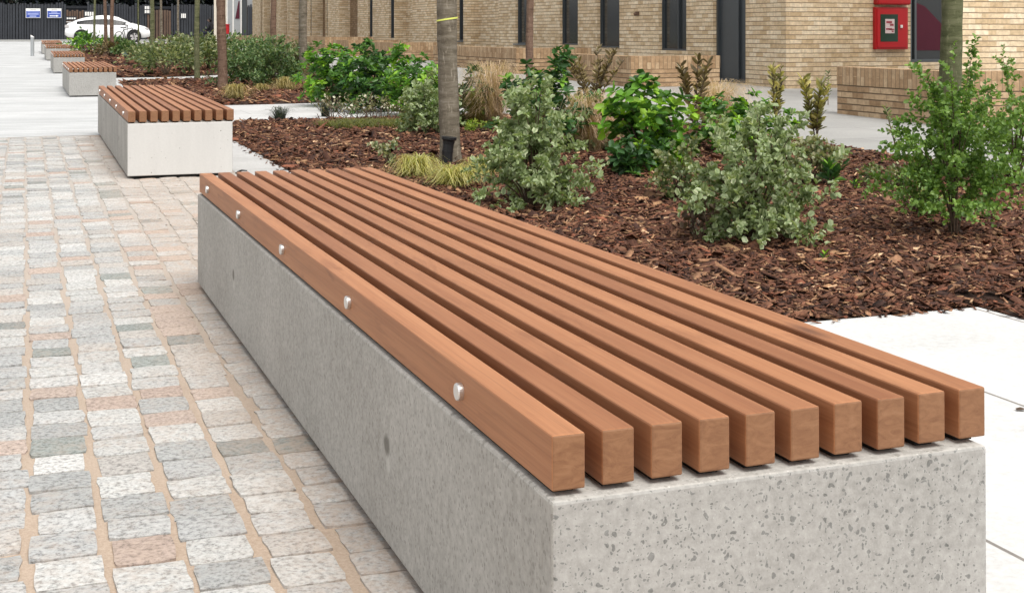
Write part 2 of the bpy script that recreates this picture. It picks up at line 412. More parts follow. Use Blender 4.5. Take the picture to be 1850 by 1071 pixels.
M_BLUE = plain('sign_blue', (.045, .085, .36), .5, var=.03)
M_PALEBLUE = plain('sign_pale_blue', (.40, .45, .72), .5, var=.03)
M_FENCE = plain('dark_timber_fence', (.030, .033, .040), .8, var=.45, scale=1.3)
M_BROWNFENCE = plain('brown_timber', (.095, .060, .042), .8, var=.5, scale=2)
M_CARWHITE = plain('white_car_paint', (.82, .82, .82), .2, 0, .6, .02)
M_CARGLASS = plain('car_glass', (.012, .014, .015), .25, 0, .25, .05)
M_TYRE = plain('tyre_rubber', (.015, .015, .016), .8)
M_LAMP = plain('tail_lamp', (.42, .40, .40), .2, 0, .6)
M_GALV = plain('galvanised_post', (.36, .38, .39), .45, .3)
M_TAPE = plain('yellow_tape', (.70, .74, .16), .5, var=.05)

def bark_mat(name, c0, c1, c2):
    m, nt, b = newmat(name, .9, .15); t = coords(nt)
    tz = coords(nt, 'Object', (5, 5, 26)); n1 = noise(nt, tz, 1.3, 6, .7, .5); n2 = noise(nt, t, 7, 4, .6)
    tv = coords(nt, 'Object', (40, 40, 9)); n3 = noise(nt, tv, 1.5, 4, .7)
    c = ramp(nt, n1, [(.3, c0), (.5, c1), (.72, c2)])
    c = mix(nt, ramp(nt, n2, [(.45, 0.0), (.7, .5)]), c, c0)
    c = mix(nt, ramp(nt, n3, [(.56, 0.0), (.7, .6)]), c, tuple(min(1, x * 1.7) for x in c2))
    lk(nt, c, b.inputs['Base Color']); bump(nt, b, n1, .5, .01); return m
M_BARK = bark_mat('grey_brown_bark', (.085, .070, .050), (.165, .14, .105), (.26, .23, .185))
M_BARKG = bark_mat('greenish_bark', (.055, .062, .028), (.115, .12, .062), (.17, .17, .10))
M_BARKR = bark_mat('reddish_bark', (.075, .045, .030), (.15, .095, .068), (.20, .135, .10))

# ------------------------------------------------------------------ the ground and paving
def sheet(name, a0, a1, b0, b1, dz, mat, da=.5, db=.5, kind='structure', fn=None, ush=-.29):
    na, nb = max(2, int((a1 - a0) / da) + 1), max(2, int((b1 - b0) / db) + 1)
    A, B = np.meshgrid(np.linspace(a0, a1, na), np.linspace(b0, b1, nb))
    Z = gab(A, B) + dz
    if fn is not None: Z = Z + fn(A, B)
    V = np.stack([A * CT - B * ST, A * ST + B * CT, Z], -1).reshape(-1, 3)
    i = np.arange(na * nb).reshape(nb, na)
    Q = np.stack([i[:-1, :-1], i[:-1, 1:], i[1:, 1:], i[1:, :-1]], -1).reshape(-1, 4)
    uv = np.stack([A + ush, B], -1).reshape(-1, 2)
    o = link(name, nmesh(name, V, Q, uv=uv, smooth=True), mat)
    if kind: o['kind'] = kind
    return o
SETT_A1, SETT_B1, BED_A0, BED_A1 = 1.44, 13.36, 1.82, 6.7
sheet('ground', -160, 160, -60, 420, -.09, M_BASE, 4, 2)
sheet('plaza_paving', -45, BED_A0, SETT_B1, 90, .0, M_PLAZA, ush=17)
sheet('sett_bed', -9, SETT_A1, -1.5, SETT_B1, -.0022, M_SAND, .25, .25)
sheet('slab_strip', SETT_A1, BED_A0, 4.1, SETT_B1, .0, M_PATH)
sheet('slab_apron', SETT_A1, 3.38, -2, 4.1, .0, M_SLAB)
sheet('walkway', BED_A1, 30, -2, 88, .0, M_WALK)
for (p0, p1) in ((14.52, 18.5), (28.3, 30.6), (38.4, 40.0), (50.6, 52.2), (60, 62.5), (69, 90)):
    sheet('cross_path', BED_A0, BED_A1, p0, p1, .0, M_PATH)

# granite setts, one surface of separate stones
def setts():
    V, Q, C = [], [], []
    pa, pb = .1436, .1395
    rng = np.random.default_rng(3)
    pal = np.array([(.45, .45, .44), (.50, .50, .485), (.415, .42, .415), (.365, .372, .366), (.445, .425, .40), (.28, .305, .29), (.245, .26, .25), (.46, .375, .325), (.435, .345, .295), (.545, .54, .525)])
    pw = np.array([.22, .2, .16, .11, .1, .05, .02, .06, .04, .04]); pw /= pw.sum()
    n = 5
    g = np.linspace(-1, 1, n); gx, gy = np.meshgrid(g, g)
    edge = np.maximum(np.abs(gx), np.abs(gy))
    i = np.arange(n * n).reshape(n, n)
    q0 = np.stack([i[:-1, :-1], i[:-1, 1:], i[1:, 1:], i[1:, :-1]], -1).reshape(-1, 4)
    ring = np.concatenate([i[0, :], i[1:, -1], i[-1, -2::-1], i[-2:0:-1, 0]])
    m = len(ring); k = 0
    cols = int((SETT_A1 + 9) / pa)
    for ca in range(cols):
        a = SETT_A1 - .066 - ca * pa
        phase = rng.uniform(0, pb)
        b = -1.4 + phase
        while b < SETT_B1 - .08:
            L = rng.uniform(.116, .156); bc = b + L / 2
            # only where the picture (or a step to its side) can see it
            x, y = AB(a, bc)
            if y > 1.3 and x / y > -.62:
                hw = .0640 + rng.uniform(-.0075, .005); hl = L / 2 - rng.uniform(.0012, .0035)
                r = .22
                sx = np.sign(gx) * np.abs(gx) ** .8; sy = np.sign(gy) * np.abs(gy) ** .8
                px = sx * hw * (1 - .035 * (np.abs(sx) * np.abs(sy)) ** 4); py = sy * hl * (1 - .035 * (np.abs(sx) * np.abs(sy)) ** 4)
                px = px + rng.normal(0, .0014, gx.shape) * edge; py = py + rng.normal(0, .0012, gx.shape) * edge
                rot = rng.normal(0, .02)
                A = a + px * cos(rot) - py * sin(rot) + rng.normal(0, .0035); B = bc + px * sin(rot) + py * cos(rot)
                Z = gab(A, B) + .004 - .0022 * np.clip(edge - .6, 0, 1) ** 2 / .16 + rng.normal(0, .0007, gx.shape) + rng.normal(0, .0009) + gx * rng.normal(0, .0008) + gy * rng.normal(0, .0008)
                P = np.stack([A * CT - B * ST, A * ST + B * CT, Z], -1).reshape(-1, 3)
                rim = P[ring].copy(); skirt = rim.copy(); skirt[:, 2] -= .02
                V.append(np.concatenate([P, rim, skirt]))
                c = pal[rng.choice(len(pal), p=pw)] * rng.uniform(.92, 1.06)
                C.append(np.tile(c, (n * n + 2 * m, 1)))
                s1 = np.arange(m) + n * n; s2 = np.roll(s1, -1); t1 = s1 + m; t2 = np.roll(t1, -1)
                sk = np.stack([s2, s1, t1, t2], -1)
                Q.append(np.concatenate([q0, sk]) + k); k += n * n + 2 * m
            b += L
    me = nmesh('sett_paving', np.concatenate(V), np.concatenate(Q), np.concatenate(C), smooth=True)
    o = link('sett_paving', me, M_SETT); o['kind'] = 'structure'
setts()

# planting beds: soil mound plus loose bark chips
BEDS = [(BED_A0, BED_A1, 4.12, 14.5), (3.40, BED_A1, -2, 4.12), (BED_A0, BED_A1, 18.55, 28.25), (BED_A0, BED_A1, 30.65, 38.35),
        (BED_A0, BED_A1, 40.05, 50.55), (BED_A0, BED_A1, 52.25, 59.95), (BED_A0, BED_A1, 62.55, 68.95)]
def mound(A, B):
    z = np.zeros_like(A)
    for (a0, a1, b0, b1) in BEDS:
        d = np.minimum(np.minimum(A - a0, a1 - A), np.minimum(B - b0, (b1 - B) if b0 > 0 else 9))
        if b0 == 4.12: d = np.where(A > 3.4, np.minimum(np.minimum(A - a0, a1 - A), b1 - B), d)
        if b0 < 0: d = np.minimum(A - a0, a1 - A)
        ins = (A >= a0 - .01) & (A <= a1 + .01) & (B >= b0 - .01) & (B <= b1 + .01)
        z = np.where(ins, .035 * np.clip(d / .35, 0, 1) + .012 * np.sin(A * 2.3 + B) * np.sin(B * 1.7) * np.clip(d, 0, 1), z)
    return z
for (a0, a1, b0, b1) in BEDS:
    sheet('planting_soil', a0, a1, b0, b1, -.004, M_EARTH, .12 if b0 < 20 else .4, .12 if b0 < 20 else .4, fn=mound)
def chips():
    rng = np.random.default_rng(5)
    Ps, Ls = [], []
    for (a0, a1, b0, b1), segs in zip(BEDS, ([(4.12, 6.5, 3300, 1.0), (6.5, 9.5, 2100, 1.1), (9.5, 14.5, 1000, 1.4)], [(1.5, 4.12, 1800, 1.0)], [(18.55, 28.25, 260, 2.2)], [(30.65, 38.35, 120, 3)], [(40.05, 50.55, 60, 4)], [(52.25, 59.95, 40, 4)], [(62.55, 68.95, 20, 4)])):
        for (s0, s1, den, sc) in segs:
            n = int((a1 - a0) * (s1 - s0) * den)
            A = rng.uniform(a0 - .01, a1, n); B = rng.uniform(s0 - (.012 if s0 == 4.12 else 0), s1, n)
            Z = gab(A, B) + mound(A, B) + rng.uniform(0, .022, n) * min(sc, 1.6)
            Ps.append(np.stack([A * CT - B * ST, A * ST + B * CT, Z], -1)); Ls.append(np.full(n, sc))
    for (sa0, sa1, sb0, sb1, k) in ((1.74, 1.83, 4.1, 14.4, 260), (1.82, 3.4, 4.05, 4.13, 60), (3.34, 3.41, -.5, 4.12, 70), (1.82, 6.7, 14.48, 14.62, 160), (6.68, 6.82, 0, 14.5, 260)):
        A = rng.uniform(sa0, sa1, k); B = rng.uniform(sb0, sb1, k); Z = gab(A, B) + .005
        Ps.append(np.stack([A * CT - B * ST, A * ST + B * CT, Z], -1)); Ls.append(np.full(k, .8))
    P = np.concatenate(Ps); sc = np.concatenate(Ls); n = len(P)
    L = rng.gamma(2.6, .0105, n) * sc + .008; Wd = L * rng.uniform(.16, .5, n); T = rng.uniform(.002, .006, n) * sc
    lng = rng.random(n) < .11; L[lng] *= 2.2; Wd[lng] *= .35
    yaw = rng.uniform(0, 2 * pi, n); pit = rng.normal(0, .26, n); rol = rng.normal(0, .4, n)
    cy, sy, cp, sp, cr, sr = np.cos(yaw), np.sin(yaw), np.cos(pit), np.sin(pit), np.cos(rol), np.sin(rol)
    X = np.stack([cy * cp, sy * cp, sp], -1)
    Y0 = np.stack([-sy, cy, 0 * cy], -1); Z0 = np.cross(X, Y0)
    Y = Y0 * cr[:, None] + Z0 * sr[:, None]; Zv = np.cross(X, Y)
    sg = np.array([(-1, -1, -1), (1, -1, -1), (1, 1, -1), (-1, 1, -1), (-1, -1, 1), (1, -1, 1), (1, 1, 1), (-1, 1, 1)], float)
    jit = 1 + rng.uniform(-.45, .25, (n, 8, 2))
    V = P[:, None, :] + X[:, None] * (sg[None, :, :1] * jit[:, :, :1] * (L / 2)[:, None, None]) + Y[:, None] * (sg[None, :, 1:2] * jit[:, :, 1:] * (Wd / 2)[:, None, None]) + Zv[:, None] * (sg[None, :, 2:] * (T / 2)[:, None, None])
    fq = np.array([(4, 5, 6, 7), (0, 1, 5, 4), (1, 2, 6, 5), (2, 3, 7, 6), (3, 0, 4, 7)])
    Q = (fq[None] + (np.arange(n) * 8)[:, None, None]).reshape(-1, 4)
    pal = np.array([(.075, .030, .017), (.11, .045, .025), (.15, .066, .036), (.042, .018, .012), (.22, .115, .062), (.33, .185, .095), (.52, .34, .20), (.19, .068, .036)])
    c = 1.14 * pal[rng.choice(8, n, p=[.20, .23, .19, .17, .10, .045, .022, .043])] * rng.uniform(.75, 1.25, (n, 1))
    Cc = np.repeat(c, 8, 0)
    o = link('bark_mulch', nmesh('bark_mulch', V.reshape(-1, 3), Q, Cc), M_BARK_CHIP)
    tag(o, 'dark brown bark chip mulch covering the planting beds', 'mulch', None, 'stuff')
chips()

# ------------------------------------------------------------------ benches
BL, SW, SH, SP = 3.88, .049, .0765, .075
BW = 9 * SP + SW
def make_bench(label):
    t = empty('bench', (0, 0, 0), TH, label, 'bench', 'concrete benches with timber slat tops along the paving')
    m = MB(); m.box(-.006, BW - .011, -.016, BL + .012, .021, .385)
    m.build('concrete_base', M_CONC, t, bevel=.005)
    m = MB(); m.box(.03, BW - .03, .02, BL - .02, -.02, .0235); m.build('plinth', M_RUB, t)
    for i in range(10):
        m = MB(); m.box(0, SW, 0, BL, .3935, .47)
        sl_ = m.build('slat', M_WOOD, t, (i * SP, random.uniform(-.0015, .0015), random.uniform(-.0006, .0006)), bevel=.003)
        m = MB(); m.box(.009, SW - .009, .022, BL - .022, .3845, .394); m.build('foot_pad', M_RUB, sl_)
    for j in range(5):
        y = .40 + j * .80
        m = MB(); m.disc((-.004, y, .432), .0145, (1, 0, 0), .013, 24); m.build('bolt_head', M_STEEL, t, bevel=.0028, seg=2)
        m = MB(); m.tube([(.004, y, .432), (BW - .004, y, .432)], .0075, 8); m.build('spacer_rod', M_STEEL, t)
    return t
BENCH_B = [1.678, 9.55, 22.2, 34.05, 45.5, 55.2]
BL_LABELS = ['long concrete bench with ten timber slats filling the foreground',
             'second bench back from the foreground, beside the mulch bed where the setts end',
             'third bench from the foreground, on pale paving directly behind the second one',
             'fourth bench from the foreground, in the line receding along the pale paving',
             'fifth bench from the foreground, half hidden behind the fourth one',
             'farthest and smallest bench of the line, nearest to the dark fence']
b0 = make_bench(BL_LABELS[0])
benches = [b0] + [copy_tree(b0) for _ in range(5)]
for o, b, lb in zip(benches, BENCH_B, BL_LABELS):
    x, y = AB(.676, b); z0 = float(gab(.7, b)); z1 = float(gab(.7, b + BL))
    o.location = (x, y, z0); o['label'] = lb
    o.rotation_euler = (math.atan2(z1 - z0, BL), 0, TH)
for o in benches[1:2]:
    for c in o.children:
        if c.name.startswith('concrete_base'):
            if benches[1] == o: sm_ = c.data.copy(); sm_.materials[0] = M_CONC2
            c.data = sm_
lastslat = [c for c in benches[0].children if c.name.startswith('slat')][-1]
lastslat.data = lastslat.data.copy(); lastslat.data.materials[0] = M_KNOT

# ------------------------------------------------------------------ plants
def unit(v): return v / (np.linalg.norm(v, axis=-1, keepdims=True) + 1e-9)
def leaf_arrays(P, D, L, Wd, cmid, cedge, rng, fold=.25, shape='oval'):
    n = len(P); D = unit(D)
    R = unit(np.cross(D, unit(rng.normal(0, 1, (n, 3)) * .6 + np.array([0, 0, 1.0]))))
    Nn = np.cross(R, D)
    L = np.broadcast_to(L, n)[:, None]; Wd = np.broadcast_to(Wd, n)[:, None]
    p1, p2 = (.22, .72) if shape == 'oval' else (.35, .6)
    w1, w2 = (.42, .45) if shape == 'oval' else (.5, .42)
    cur = rng.uniform(-.12, .18, (n, 1))
    V = np.stack([P, P + D * L * p1 + R * Wd * w1 + Nn * Wd * fold, P + D * L * p2 + R * Wd * w2 + Nn * (Wd * fold - cur * L * .5),
                  P + D * L - Nn * cur * L, P + D * L * p2 - R * Wd * w2 + Nn * (Wd * fold - cur * L * .5), P + D * L * p1 - R * Wd * w1 + Nn * Wd * fold], 1)
    C = np.stack([cmid, cedge, cedge, cmid, cedge, cedge], 1)
    f = np.array([(0, 1, 2, 3), (3, 4, 5, 0)])
    return V, C, f
def leaf_mesh(name, sets):
    Vs, Cs, Qs = [], [], []; k = 0
    for (V, C, f) in sets:
        n = len(V); w = V.shape[1]
        Vs.append(V.reshape(-1, 3)); Cs.append(C.reshape(-1, 3))
        Qs.append((f[None] + (np.arange(n) * w)[:, None, None]).reshape(-1, 4) + k); k += n * w
    return nmesh(name, np.concatenate(Vs), np.concatenate(Qs), np.concatenate(Cs), smooth=False)
def pick(rng, pal, n, var=.18):
    pal = np.array(pal); w = pal[:, 3] / pal[:, 3].sum()
    return pal[rng.choice(len(pal), n, p=w)][:, :3] * rng.uniform(1 - var, 1 + var, (n, 1))
PAL = {
 'varieg': dict(mid=[(.17, .235, .095, 3), (.21, .275, .125, 3), (.115, .17, .06, 2)], edge=[(.43, .49, .29, 3), (.34, .41, .21, 3), (.60, .63, .42, 1)]),
 'bright': dict(mid=[(.13, .30, .03, 3), (.07, .17, .025, 4), (.04, .10, .02, 3), (.28, .48, .045, 3)], edge=None),
 'dark': dict(mid=[(.045, .12, .03, 3), (.032, .082, .025, 4), (.08, .18, .035, 2), (.20, .38, .05, 1)], edge=None),
 'airy': dict(mid=[(.15, .26, .05, 4), (.10, .19, .04, 3), (.23, .36, .08, 2), (.17, .28, .065, 2)], edge=None),
 'olive': dict(mid=[(.14, .18, .065, 3), (.09, .125, .05, 4), (.22, .24, .10, 2), (.32, .33, .18, 1.4)], edge=None),
 'mid': dict(mid=[(.10, .175, .06, 4), (.065, .12, .045, 3), (.18, .255, .095, 2), (.31, .36, .18, 1)], edge=None),
 'gold': dict(mid=[(.27, .24, .08, 3), (.15, .145, .05, 4), (.42, .36, .13, 2), (.09, .075, .04, 2)], edge=None),
 'bronze': dict(mid=[(.18, .135, .065, 4), (.10, .075, .04, 3), (.28, .22, .11, 2)], edge=None),
 'pale': dict(mid=[(.40, .40, .25, 3), (.15, .19, .09, 4), (.25, .24, .13, 3)], edge=None),
 'lime': dict(mid=[(.24, .33, .03, 4), (.15, .24, .03, 3), (.33, .38, .06, 2)], edge=None),
}
def stems_mesh(base, tips, r, rng, trunk_h=.25, n=5):
    m = MB(); base = Vector(base)
    for t in tips:
        t = Vector(t); d = t - base
        mid = base + d * .45 + Vector((rng.normal(0, .04), rng.normal(0, .04), abs(d.z) * .12)) * 1.0
        mid.x -= d.x * .12; mid.y -= d.y * .12
        m.tube([base + Vector((rng.normal(0, .012), rng.normal(0, .012), -.01)), base + (mid - base) * .55 + Vector((rng.normal(0, .008), rng.normal(0, .008), .01)), mid, t], [r, r * .8, r * .6, r * .25], n, False)
    return m
def shrub(label, cat, base, w, h, kind, leaf=.024, nleaf=2200, clumps=40, seed=0, name='shrub', group=None, skirt=.12, sparse=.0, spires=0, pear=.35, ntips=16, aspect=.68, clump_r=.16, shape='oval', stemr=.006):
    rng = np.random.default_rng(100 + seed); base = Vector(base)
    t = empty(name, base, 0, label, cat, group)
    # lumpy crown: clump centres pushed to the outside of an egg standing on the stems
    d = unit(rng.normal(0, 1, (clumps, 3))); d[:, 2] = np.abs(d[:, 2]) * 1.1 - .35
    d = unit(d); rad = rng.uniform(.35, 1.0, (clumps, 1)) ** .6
    az = np.arctan2(d[:, 1], d[:, 0])
    lob = 1 + .16 * np.sin(az * 3 + seed) + .10 * np.sin(az * 5 + 2 * seed) + rng.normal(0, .08, clumps)
    cc = d * rad * np.array([w / 2, w / 2 * .9, h * .5 * (1 - skirt)]) * lob[:, None] * .86
    cc[:, 2] += h * (skirt + (1 - skirt) * .47)
    zf = np.clip(cc[:, 2:] / h, 0, 1); cc[:, :2] *= 1 + pear * (1 - 2.2 * np.abs(zf - .38)) * .5 - pear * np.clip(zf - .6, 0, 1)
    cc = np.clip(cc, [-w, -w, h * skirt * .6], [w, w, h * .97])
    per = rng.gamma(3, 1, clumps); per = np.maximum(4, per / per.sum() * nleaf).astype(int)
    P, D = [], []
    cr = clump_r * min(w, h)
    for c, k in zip(cc, per):
        o = rng.normal(0, 1, (k, 3)) * cr * np.array([1, 1, .75]) * rng.uniform(.6, 1.25)
        P.append(c + o); D.append(unit(o) * .8 + unit(c - np.array([0, 0, h * .35])) * .55 + np.array([0, 0, -.05]) + rng.normal(0, .35, (k, 3)))
    tips = list(cc[:: max(1, clumps // ntips)])
    for s in range(spires):
        a = rng.uniform(0, 2 * pi); r0 = rng.uniform(.05, .3) * w
        top = np.array([cos(a) * r0 * 1.3, sin(a) * r0 * 1.3, h * rng.uniform(1.0, 1.3)]); bot = np.array([cos(a) * r0 * .6, sin(a) * r0 * .6, h * .6])
        f = rng.uniform(0, 1, 46)[:, None]; P.append(bot + (top - bot) * f + rng.normal(0, .01, (46, 3)))
        aa = rng.uniform(0, 2 * pi, 46); D.append(np.stack([np.cos(aa), np.sin(aa), np.full(46, .35)], -1)); tips.append(top)
    P = np.concatenate(P); D = np.concatenate(D)
    keep = P[:, 2] > .015; P, D = P[keep], D[keep]
    n = len(P); L = leaf * rng.uniform(.65, 1.25, n)
    pal = PAL[kind]; cm = pick(rng, pal['mid'], n); ce = pick(rng, pal['edge'], n) if pal['edge'] else cm * rng.uniform(.9, 1.2, (n, 1))
    o = link('foliage', leaf_mesh('foliage', [leaf_arrays(P, D, L, L * aspect, cm, ce, rng, shape=shape)]), M_LEAF, t)
    stems_mesh((0, 0, 0), tips, stemr, rng).build('stems', M_TWIG, t, smooth=True)
    return t
PROF = dict(round=[(0, .72), (.25, 1), (.6, .98), (.85, .68), (1, .3)], pear=[(0, .62), (.18, .95), (.38, 1), (.6, .78), (.8, .46), (1, .22)], fan=[(0, .25), (.25, .62), (.5, .95), (.75, 1), (1, .45)])
def bush(label, cat, base, w, h, kind, nbr=40, ntw=6, nlf=12, leaf=.035, mode='pairs', seed=0, prof='round', low=.05, tw=.12, aspect=.8, name='shrub', group=None, stemr=.006, tall=0, core=.4, stepk=2):
    rng = np.random.default_rng(1300 + seed); t = empty(name, base, 0, label, cat, group); pr = np.array(PROF[prof])
    zs_ = rng.permutation(nbr) + rng.uniform(0, 1, nbr); P, D, Tt = [], [], []; m = MB(); lob = rng.uniform(0, 6, 4)
    for k in range(nbr):
        az = 2.399 * k + rng.normal(0, .25); zf = low + (1 - low) * (zs_[k] / nbr) ** .9
        R = w / 2 * np.interp(zf, pr[:, 0], pr[:, 1]) * rng.uniform(core, 1.12) ** .8 * (1 + .16 * sin(2 * az + lob[0]) + .12 * sin(3 * az + lob[1]))
        hh = h * zf * rng.uniform(.9, 1.06) * (1 + .08 * sin(az + lob[2]))
        if k < tall: zf = 1; hh = h * rng.uniform(1.05, 1.24); R *= .7
        tip = np.array([cos(az) * R, sin(az) * R, max(hh, .03)]); b_ = rng.normal(0, .012, 3); b_[2] = -.01
        c_ = np.array([tip[0] * .30, tip[1] * .30, tip[2] * .62 + h * .10]) + rng.normal(0, .02, 3)
        bz = lambda f: b_ * (1 - f) ** 2 + c_ * 2 * f * (1 - f) + tip * f * f
        if k % stepk == 0 or k < tall: m.tube([bz(f) for f in (0, .3, .6, 1)], [stemr, stemr * .8, stemr * .5, stemr * .25], 5, False)
        nt_ = ntw + (4 if k < tall else 0)
        for j in range(nt_):
            f = rng.uniform(.38, 1.0) if j else 1.0
            p0 = bz(f); tg = bz(min(1, f + .02)) - bz(f - .02); tg /= np.linalg.norm(tg) + 1e-9
            out = np.array([p0[0], p0[1], 0]); out /= np.linalg.norm(out) + 1e-6
            d = tg * .7 + rng.normal(0, .55, 3) + out * .35 + np.array([0, 0, .12])
            if k < tall: d = tg * 1.2 + rng.normal(0, .3, 3)
            d /= np.linalg.norm(d); L = tw * rng.uniform(.45, 1.1)
            if mode == 'pairs':
                n = max(3, int(nlf * rng.uniform(.6, 1.2))); u = np.linspace(.08, 1, n)[:, None]
                x = np.cross(d, rng.normal(0, 1, 3)); x /= np.linalg.norm(x); y = np.cross(d, x); a = np.arange(n) * 1.9 + rng.uniform(0, 6)
                pp = p0 + d * L * u + np.array([0, 0, -.15]) * (L * u ** 2)
                dd = d * .55 + x * np.cos(a)[:, None] + y * np.sin(a)[:, None] + np.array([0, 0, .1])
            else:                                 # a rosette of leaves at the twig end
                n = nlf; a = np.arange(n) * 2.4 + rng.uniform(0, 6); q = p0 + d * L
                up = np.array([0, 0, 1.0]) * .7 + d * .5; up /= np.linalg.norm(up)
                x = np.cross(up, rng.normal(0, 1, 3)); x /= np.linalg.norm(x); y = np.cross(up, x)
                el = np.linspace(-.25, .75, n)[:, None]
                pp = np.tile(q, (n, 1)) - up * (1 - el) * L * .25
                dd = x * np.cos(a)[:, None] + y * np.sin(a)[:, None] + up * el * .8
            P.append(pp); D.append(dd + rng.normal(0, .12, dd.shape)); Tt.append(np.full(n, rng.random()))
    P = np.concatenate(P); D = np.concatenate(D); Tt = np.concatenate(Tt)
    keep = P[:, 2] > .01; P, D, Tt = P[keep], D[keep], Tt[keep]; n = len(P); L = leaf * rng.uniform(.6, 1.2, n)
    pal = PAL[kind]; cm = pick(rng, pal['mid'], n, .12)
    if mode == 'rosette':                         # new growth is lighter, whole rosettes at a time
        pa = np.array(pal['mid']); idx = np.searchsorted(np.cumsum(pa[:, 3] / pa[:, 3].sum()), Tt * .999); cm = pa[idx][:, :3] * rng.uniform(.8, 1.2, (n, 1))
    ce = pick(rng, pal['edge'], n) if pal['edge'] else cm * rng.uniform(.9, 1.2, (n, 1))
    link('foliage', leaf_mesh('foliage', [leaf_arrays(P, D, L, L * aspect, cm, ce, rng)]), M_LEAF, t)
    m.build('stems', M_TWIG, t, smooth=True)
    return t
def upright(label, cat, base, h, w, kind, nst=3, seed=0, leaf=.06, name='leafy_sapling', group=None, lean=(0, 0), density=34, start=.25):
    rng = np.random.default_rng(300 + seed); t = empty(name, base, 0, label, cat, group)
    P, D = [], []; m = MB()
    for s in range(nst):
        a = rng.uniform(0, 2 * pi); top = np.array([cos(a) * w * .3 * (nst > 1) + lean[0], sin(a) * w * .3 * (nst > 1) + lean[1], h * rng.uniform(.78, 1.0) if s else h])
        q = [np.array([0, 0, -.01]), top * np.array([.35, .35, .5]), top]
        m.tube(q, [.006, .005, .0025], 6, False)
        k = density; f = np.sort(rng.uniform(start, 1.0, k)); aa = np.arange(k) * 2.4 + rng.normal(0, .3, k)
        pos = np.where(f[:, None] < .5, q[1] * (f[:, None] / .5), q[1] + (q[2] - q[1]) * ((f[:, None] - .5) / .5))
        P.append(pos); D.append(np.stack([np.cos(aa), np.sin(aa), .55 + .8 * (f - .3)], -1) + rng.normal(0, .15, (k, 3)))
    P = np.concatenate(P); D = np.concatenate(D); n = len(P)
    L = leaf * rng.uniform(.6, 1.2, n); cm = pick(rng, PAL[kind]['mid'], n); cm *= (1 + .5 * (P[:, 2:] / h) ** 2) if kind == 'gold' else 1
    link('foliage', leaf_mesh('foliage', [leaf_arrays(P, D, L, L * .36, cm, cm * 1.2, rng)]), M_LEAF, t)
    m.build('stems', M_TWIG, t, smooth=True)
    return t
def tuft(label, cat, base, w, h, cols, n=260, seed=0, name='grass_tuft', group=None, droop=1.0, bw=.004, mat=None, spread=1.0, kind=None, basew=.12):
    rng = np.random.default_rng(500 + seed)
    az = rng.uniform(0, 2 * pi, n); out = rng.uniform(.15, 1.0, n) ** .7 * w / 2 * spread; hh = h * rng.uniform(.3, 1.05, n)
    r0 = rng.uniform(0, basew, n) * w; a0 = rng.uniform(0, 2 * pi, n)
    b0 = np.stack([np.cos(a0) * r0, np.sin(a0) * r0, np.zeros(n)], -1)
    dirv = np.stack([np.cos(az), np.sin(az), np.zeros(n)], -1); side = np.stack([-np.sin(az), np.cos(az), np.zeros(n)], -1)
    K = 6; V = np.zeros((n, K * 2, 3)); C = np.zeros((n, K * 2, 3)); c = pick(rng, cols, n)
    for i in range(K):
        f = i / (K - 1)
        zz = hh * (np.sin(f * pi * (.5 + .32 * droop)) if droop > 0 else f)
        p = b0 + dirv * (out * f ** 1.25)[:, None] + np.stack([0 * zz, 0 * zz, zz], -1)
        ww = bw * (1 - .85 * f ** 2) * rng.uniform(.8, 1.2, n)
        p = p + (side * (np.sin(f * 5 + az * 7) * out * .10 * f)[:, None])
        V[:, i * 2] = p - side * ww[:, None] / 2; V[:, i * 2 + 1] = p + side * ww[:, None] / 2
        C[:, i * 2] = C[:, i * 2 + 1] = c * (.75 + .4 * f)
    f4 = np.array([(2 * i, 2 * i + 1, 2 * i + 3, 2 * i + 2) for i in range(K - 1)])
    Q = (f4[None] + (np.arange(n) * K * 2)[:, None, None]).reshape(-1, 4)
    V[:, :, 2] = np.maximum(V[:, :, 2], .003)
    o = link(name, nmesh(name, V.reshape(-1, 3), Q, C.reshape(-1, 3)), mat or M_STRAW, None, base)
    return tag(o, label, cat, group, kind)
def at(px, py, up=.03):
    g = G(px, py); a, b = toab(g.x, g.y); g.z += float(mound(np.array([a]), np.array([b]))[0]); return g
def sz(px_w, base): return px_w * base.y / F
def P_bush(px, py, wpx, toppx, label, kind, seed, **k):
    g = at(px, py); return bush(label, k.pop('cat', 'shrub'), g, sz(wpx, g), sz(py - toppx, g), kind, seed=seed, **k)
def P_shrub(px, py, wpx, toppx, label, kind, seed, **k):
    g = at(px, py); return shrub(label, k.pop('cat', 'shrub'), g, sz(wpx, g), sz(py - toppx, g), kind, seed=seed, **k)

GV = 'variegated shrubs in the near bed'
P_bush(958, 386, 205, 163, 'rounded grey green shrub with pale edged leaves, right of the tree with the black pipe', 'varieg', 1, nbr=64, ntw=7, nlf=11, leaf=.036, prof='pear', tw=.11, group=GV)
P_bush(1362, 449, 262, 218, 'largest pale edged shrub, just behind the right half of the foreground bench', 'varieg', 2, nbr=76, ntw=6, nlf=11, leaf=.034, prof='round', low=.02, tw=.11, group=GV)
P_bush(766, 252, 92, 156, 'pale edged shrub close against the left side of the tree with the yellow band', 'varieg', 3, nbr=40, ntw=5, nlf=10, leaf=.044, tw=.12, group=GV)
P_bush(697, 309, 48, 258, 'small sparse pale leaved sapling in open mulch behind the far end of the foreground bench', 'pale', 4, nbr=9, ntw=3, nlf=7, leaf=.032, tw=.07, prof='fan', cat='sapling', name='sapling')
GB = 'glossy green shrubs in the near bed'
rk = dict(mode='rosette', nlf=8, aspect=.48, core=.5, group=GB)
P_bush(602, 192, 122, 84, 'bright green glossy shrub at the left end of the row beside the slab path', 'bright', 5, nbr=64, ntw=4, leaf=.085, tw=.10, **rk)
